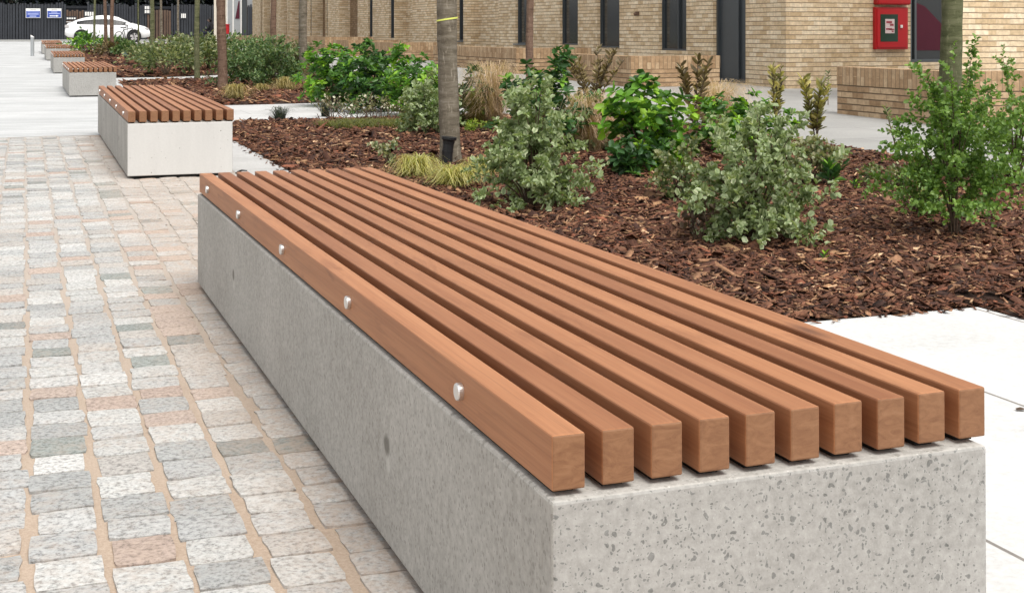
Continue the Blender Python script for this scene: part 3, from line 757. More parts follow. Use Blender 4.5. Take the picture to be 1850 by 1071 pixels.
P_bush(668, 202, 128, 90, 'dark centred glossy shrub, second from left in the row beside the slab path', 'dark', 6, nbr=68, ntw=4, leaf=.085, tw=.10, **rk)
P_bush(742, 210, 130, 98, 'bright tipped glossy shrub, last of its row left of the yellow banded tree', 'bright', 7, nbr=66, ntw=4, leaf=.08, tw=.10, **rk)
P_bush(985, 285, 150, 118, 'tall dark green shrub rising behind the rounded grey green shrub', 'dark', 8, nbr=60, ntw=4, leaf=.07, tw=.09, **rk)
P_bush(1168, 315, 138, 160, 'vivid green broad leaved shrub standing between the two big pale edged shrubs', 'bright', 9, nbr=42, ntw=3, leaf=.085, tw=.09, low=.12, **{**rk, 'aspect': .6, 'nlf': 7})
P_bush(1322, 285, 155, 180, 'vivid green shrub peeping over the top of the largest pale edged shrub', 'bright', 10, nbr=40, ntw=4, leaf=.068, tw=.08, **rk)
P_bush(850, 240, 76, 134, 'dark green shrub half hidden behind the right side of the yellow banded tree', 'dark', 11, nbr=26, ntw=4, leaf=.065, tw=.08, **rk)
GC = 'young upright bushes with bronze and gold leaves'
for i, (px, py, top, w, kd, ns, lb) in enumerate([
    (1400, 245, 122, 45, 'gold', 4, 'upright gold tipped bush standing clear against the pale walkway, left of the right low wall'),
    (1474, 268, 148, 85, 'gold', 6, 'bushier gold leaved upright plant touching the end of the right low wall'),
    (1256, 262, 112, 90, 'bronze', 5, 'dark bronze upright bush in front of the corner of the left low wall'),
    (1072, 215, 88, 190, 'bronze', 11, 'wide bronze leaved bush in front of the left low wall, over tan grass'),
    (1496, 190, 128, 20, 'olive', 1, 'slim dark sprig crossing the end edge of the right low wall')]):
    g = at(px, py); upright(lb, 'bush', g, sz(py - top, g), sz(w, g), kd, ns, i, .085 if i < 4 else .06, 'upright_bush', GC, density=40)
STRAWC = [(.58, .42, .29, 3), (.46, .32, .21, 3), (.70, .55, .42, 2)]
GD = 'fine tan ornamental grasses'
for i, (px, py, top, w, lb) in enumerate([
    (888, 240, 108, 120, 'hazy tan grass clump between the banded tree and the tall dark green shrub'),
    (1062, 282, 160, 150, 'hazy tan grass clump under the wide bronze bush'),
    (1292, 228, 138, 150, 'hazy tan grass clump at the near corner of the left low wall')]):
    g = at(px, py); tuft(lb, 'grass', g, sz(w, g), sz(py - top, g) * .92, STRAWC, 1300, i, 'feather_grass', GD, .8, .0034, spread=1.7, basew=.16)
g = at(858, 243); tuft('olive brown grass mound right behind the banded tree', 'grass', g, sz(85, g), sz(68, g), [(.15, .12, .035, 3), (.20, .15, .05, 2), (.10, .09, .03, 2)], 900, 9, 'grass_mound', None, .5, .0035)
SEDGE = [(.50, .46, .15, 3), (.60, .56, .27, 2), (.32, .34, .09, 2), (.42, .36, .12, 2)]
GE = 'yellow striped sedge tufts'
for i, (px, py, w, hpx, n, lb) in enumerate([
    (752, 332, 130, 42, 420, 'yellow striped sedge tuft left of the black pipe, nearest the slats'),
    (822, 350, 150, 40, 460, 'yellow striped sedge tuft in front of the black pipe'),
    (866, 330, 105, 36, 320, 'yellow striped sedge tuft right of the black pipe'),
    (425, 186, 75, 30, 300, 'tan yellow sedge tuft at the foot of the reddish tree beside the second bench'),
    (472, 172, 46, 16, 180, 'small tan sedge tuft between the two larger tufts beyond the slab path'),
    (516, 170, 78, 26, 280, 'tan yellow sedge tuft at the right, beyond the slab path')]):
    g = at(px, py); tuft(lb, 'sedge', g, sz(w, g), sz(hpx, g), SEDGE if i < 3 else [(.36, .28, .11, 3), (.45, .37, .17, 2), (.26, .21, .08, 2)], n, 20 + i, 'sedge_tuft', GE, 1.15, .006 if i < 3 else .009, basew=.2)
P_bush(1722, 441, 225, 172, 'airy bright green shrub with one dark stem at the right, before the greenish tree', 'airy', 31, nbr=74, ntw=7, nlf=14, leaf=.025, tw=.13, tall=5, low=.20, stepk=7, prof='round', stemr=.005)
P_bush(1832, 345, 190, 140, 'pale green airy shrub at the right edge, in front of the right low wall', 'airy', 32, nbr=48, ntw=6, nlf=12, leaf=.027, tw=.13, tall=2, low=.12, prof='fan')
P_bush(1062, 280, 95, 228, 'low pale speckled plant before the tan grass, right of the rounded grey green shrub', 'pale', 41, nbr=22, ntw=4, nlf=8, leaf=.034, tw=.08, low=.1, cat='plant', name='low_plant')
P_bush(1138, 326, 70, 262, 'dark broad leaved low plant under the vivid green broad leaved shrub', 'dark', 42, nbr=18, ntw=3, leaf=.075, tw=.07, mode='rosette', nlf=6, aspect=.5, cat='plant', name='low_plant')
P_bush(1228, 372, 95, 275, 'dull green open plant tucked against the left side of the largest pale edged shrub', 'olive', 43, nbr=24, ntw=4, nlf=8, leaf=.034, tw=.10, low=.1)
P_bush(1462, 345, 95, 258, 'cream and brown leaved bush behind the right shoulder of the largest pale edged shrub', 'pale', 44, nbr=30, ntw=4, nlf=9, leaf=.036, tw=.09, low=.1)
P_bush(1208, 305, 70, 255, 'small bronze plant between the vivid green shrub and the largest pale edged shrub', 'bronze', 45, nbr=18, ntw=4, nlf=8, leaf=.036, tw=.09, low=.1, cat='plant', name='low_plant')
g = at(1625, 330)
upright('thin arching sprig with dark round leaves against the pale walkway', 'sprig', g, sz(128, g), .05, 'olive', 1, 33, .045, 'leafy_sprig', None, (-.10, 0), 22, .5)
g = at(1612, 352)
shrub('low dull green clump in the mulch left of the airy green shrub', 'shrub', g, sz(120, g), sz(48, g), 'olive', .028, 330, 18, 34, skirt=.05)
g = at(1655, 405)
shrub('low trailing green clump under the left side of the airy green shrub', 'shrub', g, sz(130, g), sz(70, g), 'airy', .024, 380, 18, 35, skirt=.05)
g = at(1500, 352); upright('low plant with long dark leaves at the right foot of the largest pale edged shrub', 'plant', g, .16, .16, 'dark', 3, 36, .11, 'long_leaved_plant', None, (.03, 0), 9)
g = at(1486, 492); upright('tiny green weed seedling alone in the open mulch', 'weed', g, .05, .05, 'bright', 2, 37, .03, 'weed', None, (0, 0), 6)
g = at(1545, 358); upright('tiny green weed beside the long leaved plant', 'weed', g, .06, .07, 'bright', 3, 38, .035, 'weed', None, (0, 0), 6)
GL = 'lime green low plants'
for i, (px, py, w, hpx, lb) in enumerate([(868, 250, 75, 24, 'lime green low plant right beside the foot of the banded tree'), (1092, 258, 60, 28, 'lime green low plant in front of the tan grass under the bronze bush')]):
    g = at(px, py); shrub(lb, 'plant', g, sz(w, g), sz(hpx, g), 'lime', .03, 420, 16, 40 + i, 'low_plant', GL, .02, aspect=.35)
# thin dry plants by the slab path
def dry_stems(label, px, py, w, h, n, seed, heads, name='dry_perennial', group=None):
    rng = np.random.default_rng(700 + seed); g = at(px, py); W_, H_ = sz(w, g), sz(h, g)
    t = empty(name, g, 0, label, 'plant', group); m = MB(); P = []
    for i in range(n):
        b = Vector((rng.uniform(-.3, .3) * W_, rng.uniform(-.15, .15) * W_, 0)); e = b + Vector((rng.normal(0, .22) * W_, rng.normal(0, .2) * W_, H_ * rng.uniform(.5, 1.05)))
        m.tube([b, b.lerp(e, .5) + Vector((rng.normal(0, .02), 0, .02)), e], [.004, .003, .002], 4, False); P += [tuple(e), tuple(b.lerp(e, .75))]
    m.build('stems', M_TWIG, t)
    P = np.array(P).repeat(4, 0); k = len(P); P += rng.normal(0, .018, (k, 3)); D = rng.normal(0, 1, (k, 3)); D[:, 2] += .5
    c = pick(rng, heads, k); L = .035 * rng.uniform(.6, 1.2, k)
    link('foliage', leaf_mesh('foliage', [leaf_arrays(P, D, L, L * .7, c, c, rng)]), M_LEAF, t)
DH = [(.55, .52, .42, 2), (.20, .17, .10, 3), (.12, .13, .06, 3)]
dry_stems('thin dry plant with pale seed heads left of the mossy patch by the slab path', 628, 222, 110, 44, 26, 1, DH, group='dry stemmed plants by the path')
dry_stems('thin dry plant with pale seed heads under the glossy shrubs, behind the mossy patch', 700, 226, 110, 42, 26, 2, DH, group='dry stemmed plants by the path')
dry_stems('bare brown twiggy plant in the mulch left of the largest pale edged shrub', 1272, 452, 60, 75, 12, 3, [(.10, .07, .05, 1)], 'bare_twig_plant')
GT = 'dark grassy tufts along the path edge'
for i, (px, py, w, hpx, lb) in enumerate([(505, 219, 85, 27, 'dark grassy tuft at the mulch edge beside the slab path'), (588, 211, 60, 30, 'dark grassy tuft right of the first one, below the bright glossy shrub')]):
    g = at(px, py); tuft(lb, 'grass', g, sz(w, g), sz(hpx, g), [(.045, .06, .04, 2), (.08, .09, .06, 1), (.03, .04, .028, 2)], 200, 60 + i, 'dark_tuft', GT, .6, .006)
g = at(660, 236); o = tuft('olive green mossy ground cover patch in the mulch left of the banded tree', 'ground cover', g, sz(190, g), .075, [(.16, .17, .03, 3), (.11, .12, .025, 3), (.20, .19, .05, 1)], 4200, 66, 'mossy_ground_cover', None, .6, .006, kind='stuff', basew=.46, spread=.35)

# farther beds
GM = 'shrubs in the second bed'
GF = 'shrubs in the far beds'
FAR = [(440, 160, 110, 82, 'mid', 'mid green bushy shrub right of the reddish tree', GM, .07, 1700),
       (500, 160, 105, 84, 'mid', 'dense dark green shrub behind the two right sedge tufts', GM, .07, 1700),
       (470, 138, 90, 72, 'mid', 'taller green shrub behind the pair beyond the sedge tufts', GM, .08, 1200),
       (536, 152, 55, 86, 'pale', 'pale speckled shrub against the grey tree beyond the slab path', GM, .06, 420),
       (575, 165, 40, 105, 'bronze', 'low bronze shrub between the grey tree and the bright glossy shrub', GM, .06, 260),
       (300, 139, 105, 80, 'olive', 'olive shrub in the third bed, just left of the slim green tree', GF, .09, 1100),
       (340, 133, 100, 72, 'olive', 'olive shrub in the third bed between the slim green tree and the reddish tree', GF, .09, 1100),
       (375, 130, 70, 66, 'olive', 'yellowish olive shrub right behind the reddish tree', GF, .09, 800),
       (425, 124, 80, 66, 'mid', 'green shrub showing to the right of the reddish tree top', GF, .09, 700),
       (262, 118, 70, 80, 'olive', 'dull olive shrub behind the small green cabinet', GF, .10, 700),
       (305, 108, 90, 68, 'olive', 'pale tipped olive shrub far back between two slim trees', GF, .11, 700),
       (350, 104, 80, 64, 'pale', 'pale leaved shrub far back near the dark fence', GF, .10, 420),
       (235, 106, 60, 79, 'mid', 'green shrub just behind the small grey green cabinet', GF, .11, 600),
       (200, 106, 62, 76, 'bronze', 'brownish shrub around the feet of the paired thin trees', GF, .10, 600),
       (158, 92, 80, 54, 'bright', 'round fresh green shrub in front of the rear half of the white car', GF, .13, 620),
       (208, 92, 54, 64, 'mid', 'fresh green shrub in front of the doors of the white car', GF, .13, 600),
       (256, 92, 40, 80, 'mid', 'olive green shrub in front of the front wheel of the white car', GF, .13, 500),
       (132, 88, 34, 74, 'pale', 'low sparse shrub behind the farthest bench', GF, .10, 160)]
for i, (px, py, w, top, kd, lb, gr, lf, n) in enumerate(FAR):
    if gr == GM and i < 4: P_bush(px, py, w, top - 4, lb, kd, 70 + i, nbr=60, ntw=6, nlf=9, leaf=.06, tw=.2, aspect=.5, group=gr); continue
    P_shrub(px, py, w, top, lb, kd, 70 + i, leaf=lf, nleaf=n, clumps=34, group=gr, skirt=.06, clump_r=.15, aspect=.55, stemr=.012)

# ------------------------------------------------------------------ trees (only their stems are in the picture)
GTREE = 'street trees standing in the beds'
def tree(px, py, wpx, label, mat, lean=0.0, seed=0, H_=5.0, taper=.93, band=None):
    rng = np.random.default_rng(900 + seed); g = at(px, py); r = sz(wpx, g) / 2
    t = empty('tree', g, 0, label, 'tree', GTREE)
    n, K = 20, 46; zs = np.concatenate([np.linspace(-.05, 1.6, 30), np.linspace(1.7, H_, 16)]); V = []
    ph = rng.uniform(0, 6, 6)
    for z in zs:
        rr = r * (1 + .30 * math.exp(-max(z, 0) / .05) + .05 * math.exp(-max(z, 0) / .3)) * (1 - (1 - taper) * max(z, 0) / 1.3 * .6 - .08 * max(0, z - 1.3))
        rr = max(rr, r * .35)
        rr *= 1 + .03 * sin(z * 9 + ph[0]) + .02 * sin(z * 23 + ph[1])
        cx = lean * z + r * .25 * sin(z * 1.9 + ph[2]); cy = r * .25 * sin(z * 1.6 + ph[3])
        for k in range(n):
            a = 2 * pi * k / n; q = rr * (1 + .03 * sin(3 * a + ph[4] + z * 2) + .02 * sin(5 * a + ph[5] - z * 3) + rng.normal(0, .008))
            V.append((cx + q * cos(a), cy + q * sin(a), z))
    i = np.arange(len(zs) * n).reshape(len(zs), n); j = np.roll(i, -1, 1)
    Q = np.stack([i[:-1], j[:-1], j[1:], i[1:]], -1).reshape(-1, 4)
    link('trunk', nmesh('trunk', np.array(V), Q, smooth=True), mat, t)
    top = Vector((lean * H_, 0, 0))
    m = MB()
    for s in range(7):
        z = H_ * rng.uniform(.62, .98); a = rng.uniform(0, 2 * pi); L = rng.uniform(.7, 1.5)
        p = Vector((lean * z, 0, z)); q = p + Vector((cos(a) * L * .6, sin(a) * L * .6, L * .7)); e = q + Vector((cos(a) * L * .3, sin(a) * L * .3, L * .6))
        m.tube([p, q, e], [r * .3, r * .2, r * .06], 6, False)
    m.build('limbs', mat, t, smooth=True)
    if band is not None:
        m = MB(); z = band; c = lean * z + r * .25 * sin(z * 1.9 + ph[2]); cy = r * .25 * sin(z * 1.6 + ph[3]); rr = r * 1.075
        pts = [(c + rr * cos(2 * pi * k / 24), cy + rr * sin(2 * pi * k / 24), z + .012 * cos(2 * pi * k / 24)) for k in range(25)]
        for k in range(24):
            p, q = pts[k], pts[k + 1]
            m.face([(p[0], p[1], p[2] - .006), (q[0], q[1], q[2] - .006), (q[0], q[1], q[2] + .006), (p[0], p[1], p[2] + .006)])
        m.build('tape_band', M_TAPE, t)
    return t
tree(810, 303, 36, 'grey brown tree trunk with a yellow tape band and the black pipe at its foot', M_BARK, .006, 1, band=1.075, taper=.97)
tree(1716, 322, 39, 'greenish tree trunk at the right, rising behind the airy green shrub', M_BARKG, .0, 2)
tree(958, 187, 13.5, 'thin brown trunk in front of the left low wall, behind the tall dark green shrub', M_BARKR, 0, 3)
tree(549, 154, 15.5, 'straight grey trunk left of the bright glossy shrub, beyond the slab path', M_BARK, 0, 4)
tree(400, 164, 17, 'reddish brown trunk beyond the second bench, with sedge at its foot', M_BARKR, .004, 5)
tree(356, 147, 9.5, 'slim leaning green trunk left of the reddish brown one', M_BARKG, .008, 6)
tree(495, 132, 11, 'thin dark reddish trunk between the reddish brown and straight grey trunks', M_BARKR, -.004, 7)
tree(274, 120, 8.5, 'slim dark trunk right of the front of the white car', M_BARKG, 0, 8)
tree(203, 106, 7, 'right one of the paired thin trunks crossing the doors of the white car', M_BARKR, 0, 9)
tree(190, 104, 6.5, 'left one of the paired thin trunks crossing the doors of the white car', M_BARKR, .002, 10)
tree(171, 92, 4.2, 'very thin trunk crossing the rear window of the white car', M_BARKG, 0, 11)
tree(250, 88, 3, 'thinnest trunk, crossing the bonnet of the white car', M_BARKG, 0, 12)
tree(291, 92, 4.5, 'thin dark trunk between the white car and the brown boards of the fence', M_BARK, 0, 13)
tree(322, 90, 4, 'thin dark trunk right of the brown boards of the fence', M_BARK, 0, 14)

# black irrigation pipe at the banded tree
g = at(807, 308); t = empty('irrigation_pipe', g, 0, 'black plastic pipe with a flared collar sticking out of the mulch at the banded tree', 'pipe')
s_ = g.y / F
m = MB(); m.tube([(0, 0, -.04), (1.5 * s_, 0, .105), (3.2 * s_, 0, .165)], [.038, .040, .041], 20); m.build('pipe_body', M_BLACK, t, smooth=False, bevel=.002)
m = MB(); m.tube([(3.2 * s_, 0, .160), (3.9 * s_, 0, .185), (4.1 * s_, 0, .192), (4.6 * s_, 0, .212)], [.043, .046, .056, .057], 20); m.build('collar', M_BLACK, t, bevel=.002)
m = MB(); m.tube([(1.4 * s_, 0, .10), (1.6 * s_, 0, .112)], [.0425, .0425], 20); m.build('joint_ring', M_BLACK, t)
x, y, z = G(1843, 742); fl = MB(); fl.face([(-.012, -.006, .004), (.006, -.010, .006), (.020, .002, .004), (.004, .010, .008), (-.010, .008, .005)])
tag(fl.build('fallen_leaf', M_TWIG, None, (x, y, z)), 'small dark fallen leaf on the white slabs right of the foreground bench', 'leaf')
# dark strap end beside the second bench
x, y = AB(1.435, 9.60); m = MB(); m.tube([(0, 0, .012), (.03, -.01, .03), (.07, -.01, .028)], [.012, .006, .004], 8); m.disc((.01, 0, .008), .028, (0, 0, 1), .016, 12)
tag(m.build('ground_hook', M_BLACK, None, (x, y, gxy(x, y))), 'small black hook on the slabs by the near right corner of the second bench', 'hook')

# ------------------------------------------------------------------ low brick walls
GW = 'low brick garden walls before the building'
def low_wall(bn, bf, ztop, label, ret, a=9.35, T=.225):
    c = AB(a, bn); t = empty('low_brick_wall', (c[0], c[1], float(gab(a, bn))), 0, label, 'wall', GW)
    mw = MB(); mc = MB(); z0 = -.15; zt = ztop - float(gab(a, bn)); zc = zt - .215
    def loc(aa, bb): p = AB(aa, bb); return (p[0] - c[0], p[1] - c[1])
    poly = [loc(a, bn), loc(a + ret, bn), loc(a + ret, bn + T), loc(a + T, bn + T), loc(a + T, bf), loc(a, bf)]
    mw.prism(poly, z0, zc, u0=.05, top=False)
    n = len(poly); u = 0
    o_ = .004
    poly2 = [loc(a - o_, bn - o_), loc(a + ret + o_, bn - o_), loc(a + ret + o_, bn + T + o_), loc(a + T + o_, bn + T + o_), loc(a + T + o_, bf + o_), loc(a - o_, bf + o_)]
    for i in range(n):                        # soldier course: the brick pattern is turned on end
        p, q = poly2[i], poly2[(i + 1) % n]; L = math.dist(p, q)
        mc.face([(*p, zc), (*q, zc), (*q, zt), (*p, zt)], [(0, u), (0, u + L), (.215, u + L), (.215, u)]); u += L
    q4 = [poly2[0], poly2[1], poly2[2], poly2[3]]
    for quad in ([poly2[0], poly2[1], poly2[2], (poly2[3])], ):
        mc.face([(*p, zt) for p in quad], [(0, 0), (0, ret), (.215, ret), (.215, T)])
    mc.face([(*poly2[0], zt), (*poly2[3], zt), (*poly2[4], zt), (*poly2[5], zt)], [(0, 0), (.2, .2), (.2, bf - bn), (0, bf - bn)])
    mw.build('wall', M_LOWBRICK, t); mc.build('coping', M_SOLDIER, t)
    return t
low_wall(11.67, 13.9, .594, 'right low brick wall behind the airy green shrub, below the red cabinet', 3.2)
low_wall(19.8, 22.6, .62, 'low brick wall whose lit end faces the dark door', 1.65)
low_wall(25.2, 31.0, .69, 'long low brick wall crossed by the banded tree', 1.65)
low_wall(34.7, 38.0, .735, 'low brick wall left of the banded tree, with a bright end', 1.65)
low_wall(40.0, 42.2, .765, 'short low brick wall farther left, with a bright end', 1.65)
low_wall(43.4, 66.0, .85, 'farthest and longest low brick wall, behind the grey and reddish trees', 1.65)

# ------------------------------------------------------------------ the building
AF, AR, HB = 11.65, 12.87, 7.0
org = AB(AF, 18.77); BZ = float(gab(AF, 18.77))
bld = empty('brick_building', (org[0], org[1], 0), 0, 'long buff brick building with narrow dark windows along the walkway', 'building')
def L2(a, b): p = AB(a, b); return (p[0] - org[0], p[1] - org[1])
wall = MB(); ucur = [0.0]
def wface(a0, b0, a1, b1, z0=-.2, z1=HB, u0=None):
    p, q = L2(a0, b0), L2(a1, b1); Ln = math.dist(p, q)
    u = ucur[0] if u0 is None else u0
    wall.face([(*p, z0), (*q, z0), (*q, z1), (*p, z1)], [(u, z0), (u + Ln, z0), (u + Ln, z1), (u, z1)])
    if u0 is None: ucur[0] += Ln
def window(a0, b0, a1, b1, z0, z1, name='window', reveal=.13, sill=True, mull=None, framew=.035, door=False, pane_mat=None):
    """opening in a wall strip from (a0,b0) near to (a1,b1) far; outward is -a"""
    f0 = lambda s, d, z: (*L2(a0 + (a1 - a0) * s + d, b0 + (b1 - b0) * s), z)
    Wd = math.hypot(a1 - a0, b1 - b0)
    # reveals belong to the wall
    for s in (0, 1):
        wall.face([f0(s, 0, z0), f0(s, reveal, z0), f0(s, reveal, z1), f0(s, 0, z1)], [(0, z0), (reveal, z0), (reveal, z1), (0, z1)])
    wall.face([f0(0, 0, z0), f0(1, 0, z0), f0(1, reveal, z0), f0(0, reveal, z0)]); wall.face([f0(0, 0, z1), f0(1, 0, z1), f0(1, reveal, z1), f0(0, reveal, z1)])
    fr = MB(); fw = framew / Wd
    def fbox(s0, s1, za, zb, d0, d1):
        p = [f0(s0, d0, 0)[:2], f0(s1, d0, 0)[:2], f0(s1, d1, 0)[:2], f0(s0, d1, 0)[:2]]
        fr.prism(p, za, zb, bottom=True)
    d0, d1 = reveal - .06, reveal + .01
    fbox(0, fw, z0, z1, d0, d1); fbox(1 - fw, 1, z0, z1, d0, d1); fbox(fw, 1 - fw, z0, z0 + framew, d0, d1); fbox(fw, 1 - fw, z1 - framew, z1, d0, d1)
    if mull: fbox(mull, mull + fw * .9, z0 + framew, z1 - framew, d0 + .004, d1)
    o = fr.build(name, M_DARKMETAL, bld)
    pn = MB(); pn.face([f0(fw * .5, reveal - .012, z0 + .02), f0(1 - fw * .5, reveal - .012, z0 + .02), f0(1 - fw * .5, reveal - .012, z1 - .02), f0(fw * .5, reveal - .012, z1 - .02)])
    pn.build('pane', pane_mat or M_GLASS, o)
    if sill:
        sm = MB(); p = [f0(-.0, -.07, 0)[:2], f0(1.0, -.07, 0)[:2], f0(1.0, reveal - .06, 0)[:2], f0(0, reveal - .06, 0)[:2]]
        sm.prism(p, z0 - .028, z0 + .006, bottom=True); sm.build('sill', M_MIDMETAL, o)
    return o
def strip(a0, b0, a1, b1, ops):
    """wall strip near->far with openings [(bn,bf,z0,z1,kw)]"""
    aa = lambda b: a0 + (a1 - a0) * (b - b0) / (b1 - b0)
    cur = b0
    for (bn, bf, z0, z1, kw) in ops:
        wface(aa(cur), cur, aa(bn), bn)
        if z0 > -.19: wface(aa(bn), bn, aa(bf), bf, -.2, z0, ucur[0])
        wface(aa(bn), bn, aa(bf), bf, z1, HB); window(aa(bn), bn, aa(bf), bf, z0, z1, **kw); cur = bf
    wface(aa(cur), cur, aa(b1), b1)
fb = lambda px: onplane_b(px, AF)
ZW, ZT = .66, 2.9
# the porch recess: its back wall faces along the paving, a brick fin stands at its near side
BQ = 18.92
def qa(px):                                       # a along the recess back wall
    k = (px - CX) / F
    return (BQ * (ST + k * CT)) / (CT - k * ST)
wface(AF + .45, 14.47, AF, 14.47); wface(16.5, 14.47, AF + .45, 14.47); wface(AF, 14.47, AF, 14.86); wface(AF, 14.86, 16.5, 14.86)
w0, w1 = qa(1645), qa(1745)
def win_front(a0, a1, b, z0, z1):                 # window in a wall that faces -b
    d = .13
    for (pa, pb) in (((a0, b), (a0, b + d)), ((a1, b + d), (a1, b))):
        p, q = L2(*pa), L2(*pb); wall.face([(*p, z0), (*q, z0), (*q, z1), (*p, z1)], [(0, z0), (d, z0), (d, z1), (0, z1)])
    fr = MB()
    for (x0, x1, za, zb) in ((a0, a0 + .07, z0, z1), (a0 + .13, a0 + .17, z0 + .05, z1 - .05), (a1 - .05, a1, z0, z1), (a0 + .07, a1 - .05, z0, z0 + .05), (a0 + .07, a1 - .05, z1 - .05, z1)):
        fr.prism([L2(x0, b + d - .07), L2(x1, b + d - .07), L2(x1, b + d), L2(x0, b + d)], za, zb, bottom=True)
    o = fr.build('window', M_MIDMETAL, bld)
    pn = MB(); pn.face([(*L2(a0 + .02, b + d - .01), z0 + .02), (*L2(a1 - .02, b + d - .01), z0 + .02), (*L2(a1 - .02, b + d - .01), z1 - .02), (*L2(a0 + .02, b + d - .01), z1 - .02)])
    pn.build('pane', M_GLASS, o)
    bl_ = MB(); x0, x1, y = a0 + .20, a1 - .08, b + d - .016
    bl_.face([(*L2(x0, y), .70), (*L2(x1, y), .70), (*L2(x1, y), .86), (*L2(x0 + .18, y), 1.46), (*L2(x0, y), 1.52)]); bl_.build('blind', M_MAROON, o)
wface(w0, BQ, AR, BQ); wface(17, BQ, w1, BQ)
wface(w1, BQ, w0, BQ, -.2, .50, ucur[0]); wface(w1, BQ, w0, BQ, 2.6, HB); win_front(w0, w1, BQ, .50, 2.6)
wface(AR, BQ, AR, 18.77); wface(AR, 18.77, AF, 18.77)
# recessed strips in the main front: far edge shows a lit return face
RS = [(fb(840), fb(901), .30), (fb(713), fb(745), .30), (onplane_b(613, AF), fb(646), .30), (fb(564), fb(588), .32), (fb(524), fb(544), .32), (fb(507), fb(519), .32), (fb(474), fb(488), .34), (fb(456), fb(471), .36)]
cells = []                                        # (near b, far b, depth, openings)
OPS = [(fb(1347), fb(1288), float(gab(AF, 21)), 2.5, dict(name='door', sill=False, mull=.32, framew=.06, pane_mat=M_DARKMETAL)),
       (fb(1240), fb(1190), ZW, ZT, dict(mull=.4, sill=False)), (fb(1119), fb(1079), ZW + .02, ZT, dict(sill=False)), (fb(1044), fb(1011), ZW + .06, ZT, dict(sill=False)), (fb(953), fb(931), ZW + .06, ZT, dict()),
       (fb(837), fb(826), ZW + .10, ZT + .2, dict()), (fb(712), fb(703), ZW + .14, ZT + .3, dict(sill=False)), (fb(673), fb(665), ZW + .16, ZT + .3, dict(sill=False)), (fb(592), fb(588.5), ZW + .2, ZT + .4, dict(sill=False)), (fb(563), fb(559.5), ZW + .2, ZT + .4, dict(sill=False)), (fb(523), fb(520.5), ZW + .25, ZT + .4, dict(sill=False))]
cur = 18.77
for (bfar, bnear, dep) in RS:
    strip(AF, cur, AF, bnear, [q for q in OPS if cur < q[0] and q[1] < bnear])
    dep *= 1.45; wface(AF, bnear, AF + dep, bnear)
    if bfar < fb(700): wface(AF + dep, bnear, AF + dep, bfar)
    else:                                         # the far recess walls get a darker brown brick colour
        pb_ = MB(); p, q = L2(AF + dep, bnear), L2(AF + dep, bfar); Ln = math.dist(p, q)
        pb_.face([(*p, -.2), (*q, -.2), (*q, HB), (*p, HB)], [(0, -.2), (Ln, -.2), (Ln, HB), (0, HB)]); pb_.build('recess_back', M_RECESSBRICK, bld)
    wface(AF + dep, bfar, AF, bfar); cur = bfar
strip(AF, cur, AF, 69.0, [])
wface(AF, 69.0, 17, 69.0); wface(17, 69, 17, BQ)
wall.build('wall', M_BRICK, bld, weld=True)
rf = MB(); rf.face([(*L2(AF - .05, 18.7), HB), (*L2(17.1, 18.7), HB), (*L2(17.1, 69.1), HB), (*L2(AF - .05, 69.1), HB)]); rf.build('roof', M_MIDMETAL, bld)

# glazed entrance and pale corner at the far end
ent = empty('glazed_porch', (*AB(11.3, 64.0), float(gab(11.3, 64))), 0, 'pale framed glazed porch at the far end of the brick building, behind the reddish tree', 'porch')
ce = AB(11.3, 64.0)
def E2(px, dy=0):                                 # along a front facing the paving, at one depth
    return ((px - CX) / F * (ce[1] + dy) - ce[0], dy)
def epost(nm, p0, p1, d0, d1, z0, z1, mt):
    m = MB(); a_ = E2(p0, d0); b_ = E2(p1, d0); m.prism([a_, b_, (b_[0], d1), (a_[0], d1)], z0, z1, bottom=True); return m.build(nm, mt, ent)
epost('corner_column', 386.5, 398, 0, .5, 0, 4.2, M_CREAM)
epost('panel', 398, 446, .3, .4, 0, 4.2, M_CREAM)
for p in (409, 420, 434.5): epost('mullion', p, p + 2.2, .18, .28, 0, 2.9, M_WHITE)
epost('glazing', 436.7, 446, .2, .29, .2, 2.9, M_DARKMETAL)
epost('glazing', 411.2, 420, .2, .29, .2, 2.9, M_GALV)
epost('glazing', 422.2, 434.5, .2, .29, .2, 2.9, M_GALV)
epost('transom', 409, 446, .12, .17, 2.55, 2.66, M_WHITE)
m = MB(); p0 = E2(424, .19); p1 = E2(433, .19); m.prism([(p0[0], .16), (p1[0], .16), (p1[0], .19), (p0[0], .19)], .9, 1.0)
m = MB(); m.face([(E2(425, .19)[0], .17, 1.25), (E2(433, .19)[0], .17, 1.25), (E2(433, .19)[0], .17, 2.1), (E2(431, .19)[0], .17, 2.1)]); m.build('curtain', M_MAROON, ent)
g = G(410, 100); y_ = ce[1] - 1.2
mm = MB(); mm.box(-.12, .12, -.1, .1, 0, .42); mm.box(-.14, .14, -.12, .12, .42, .47)
x_ = (409.5 - CX) / F * y_; zz = CAMH + (HY - 62) / F * y_
po = MB(); po.box(-.05, .05, -.05, .05, 0, max(.05, zz - gxy(x_, y_)));
lb_ = empty('letter_box', (x_, y_, gxy(x_, y_)), 0, 'small red box on a post beside the reddish tree, by the glazed porch', 'box')
hz = zz - gxy(x_, y_)
po.build('post', M_GALV, lb_); mm.build('box_body', M_RED, lb_, (0, 0, hz), bevel=.02)

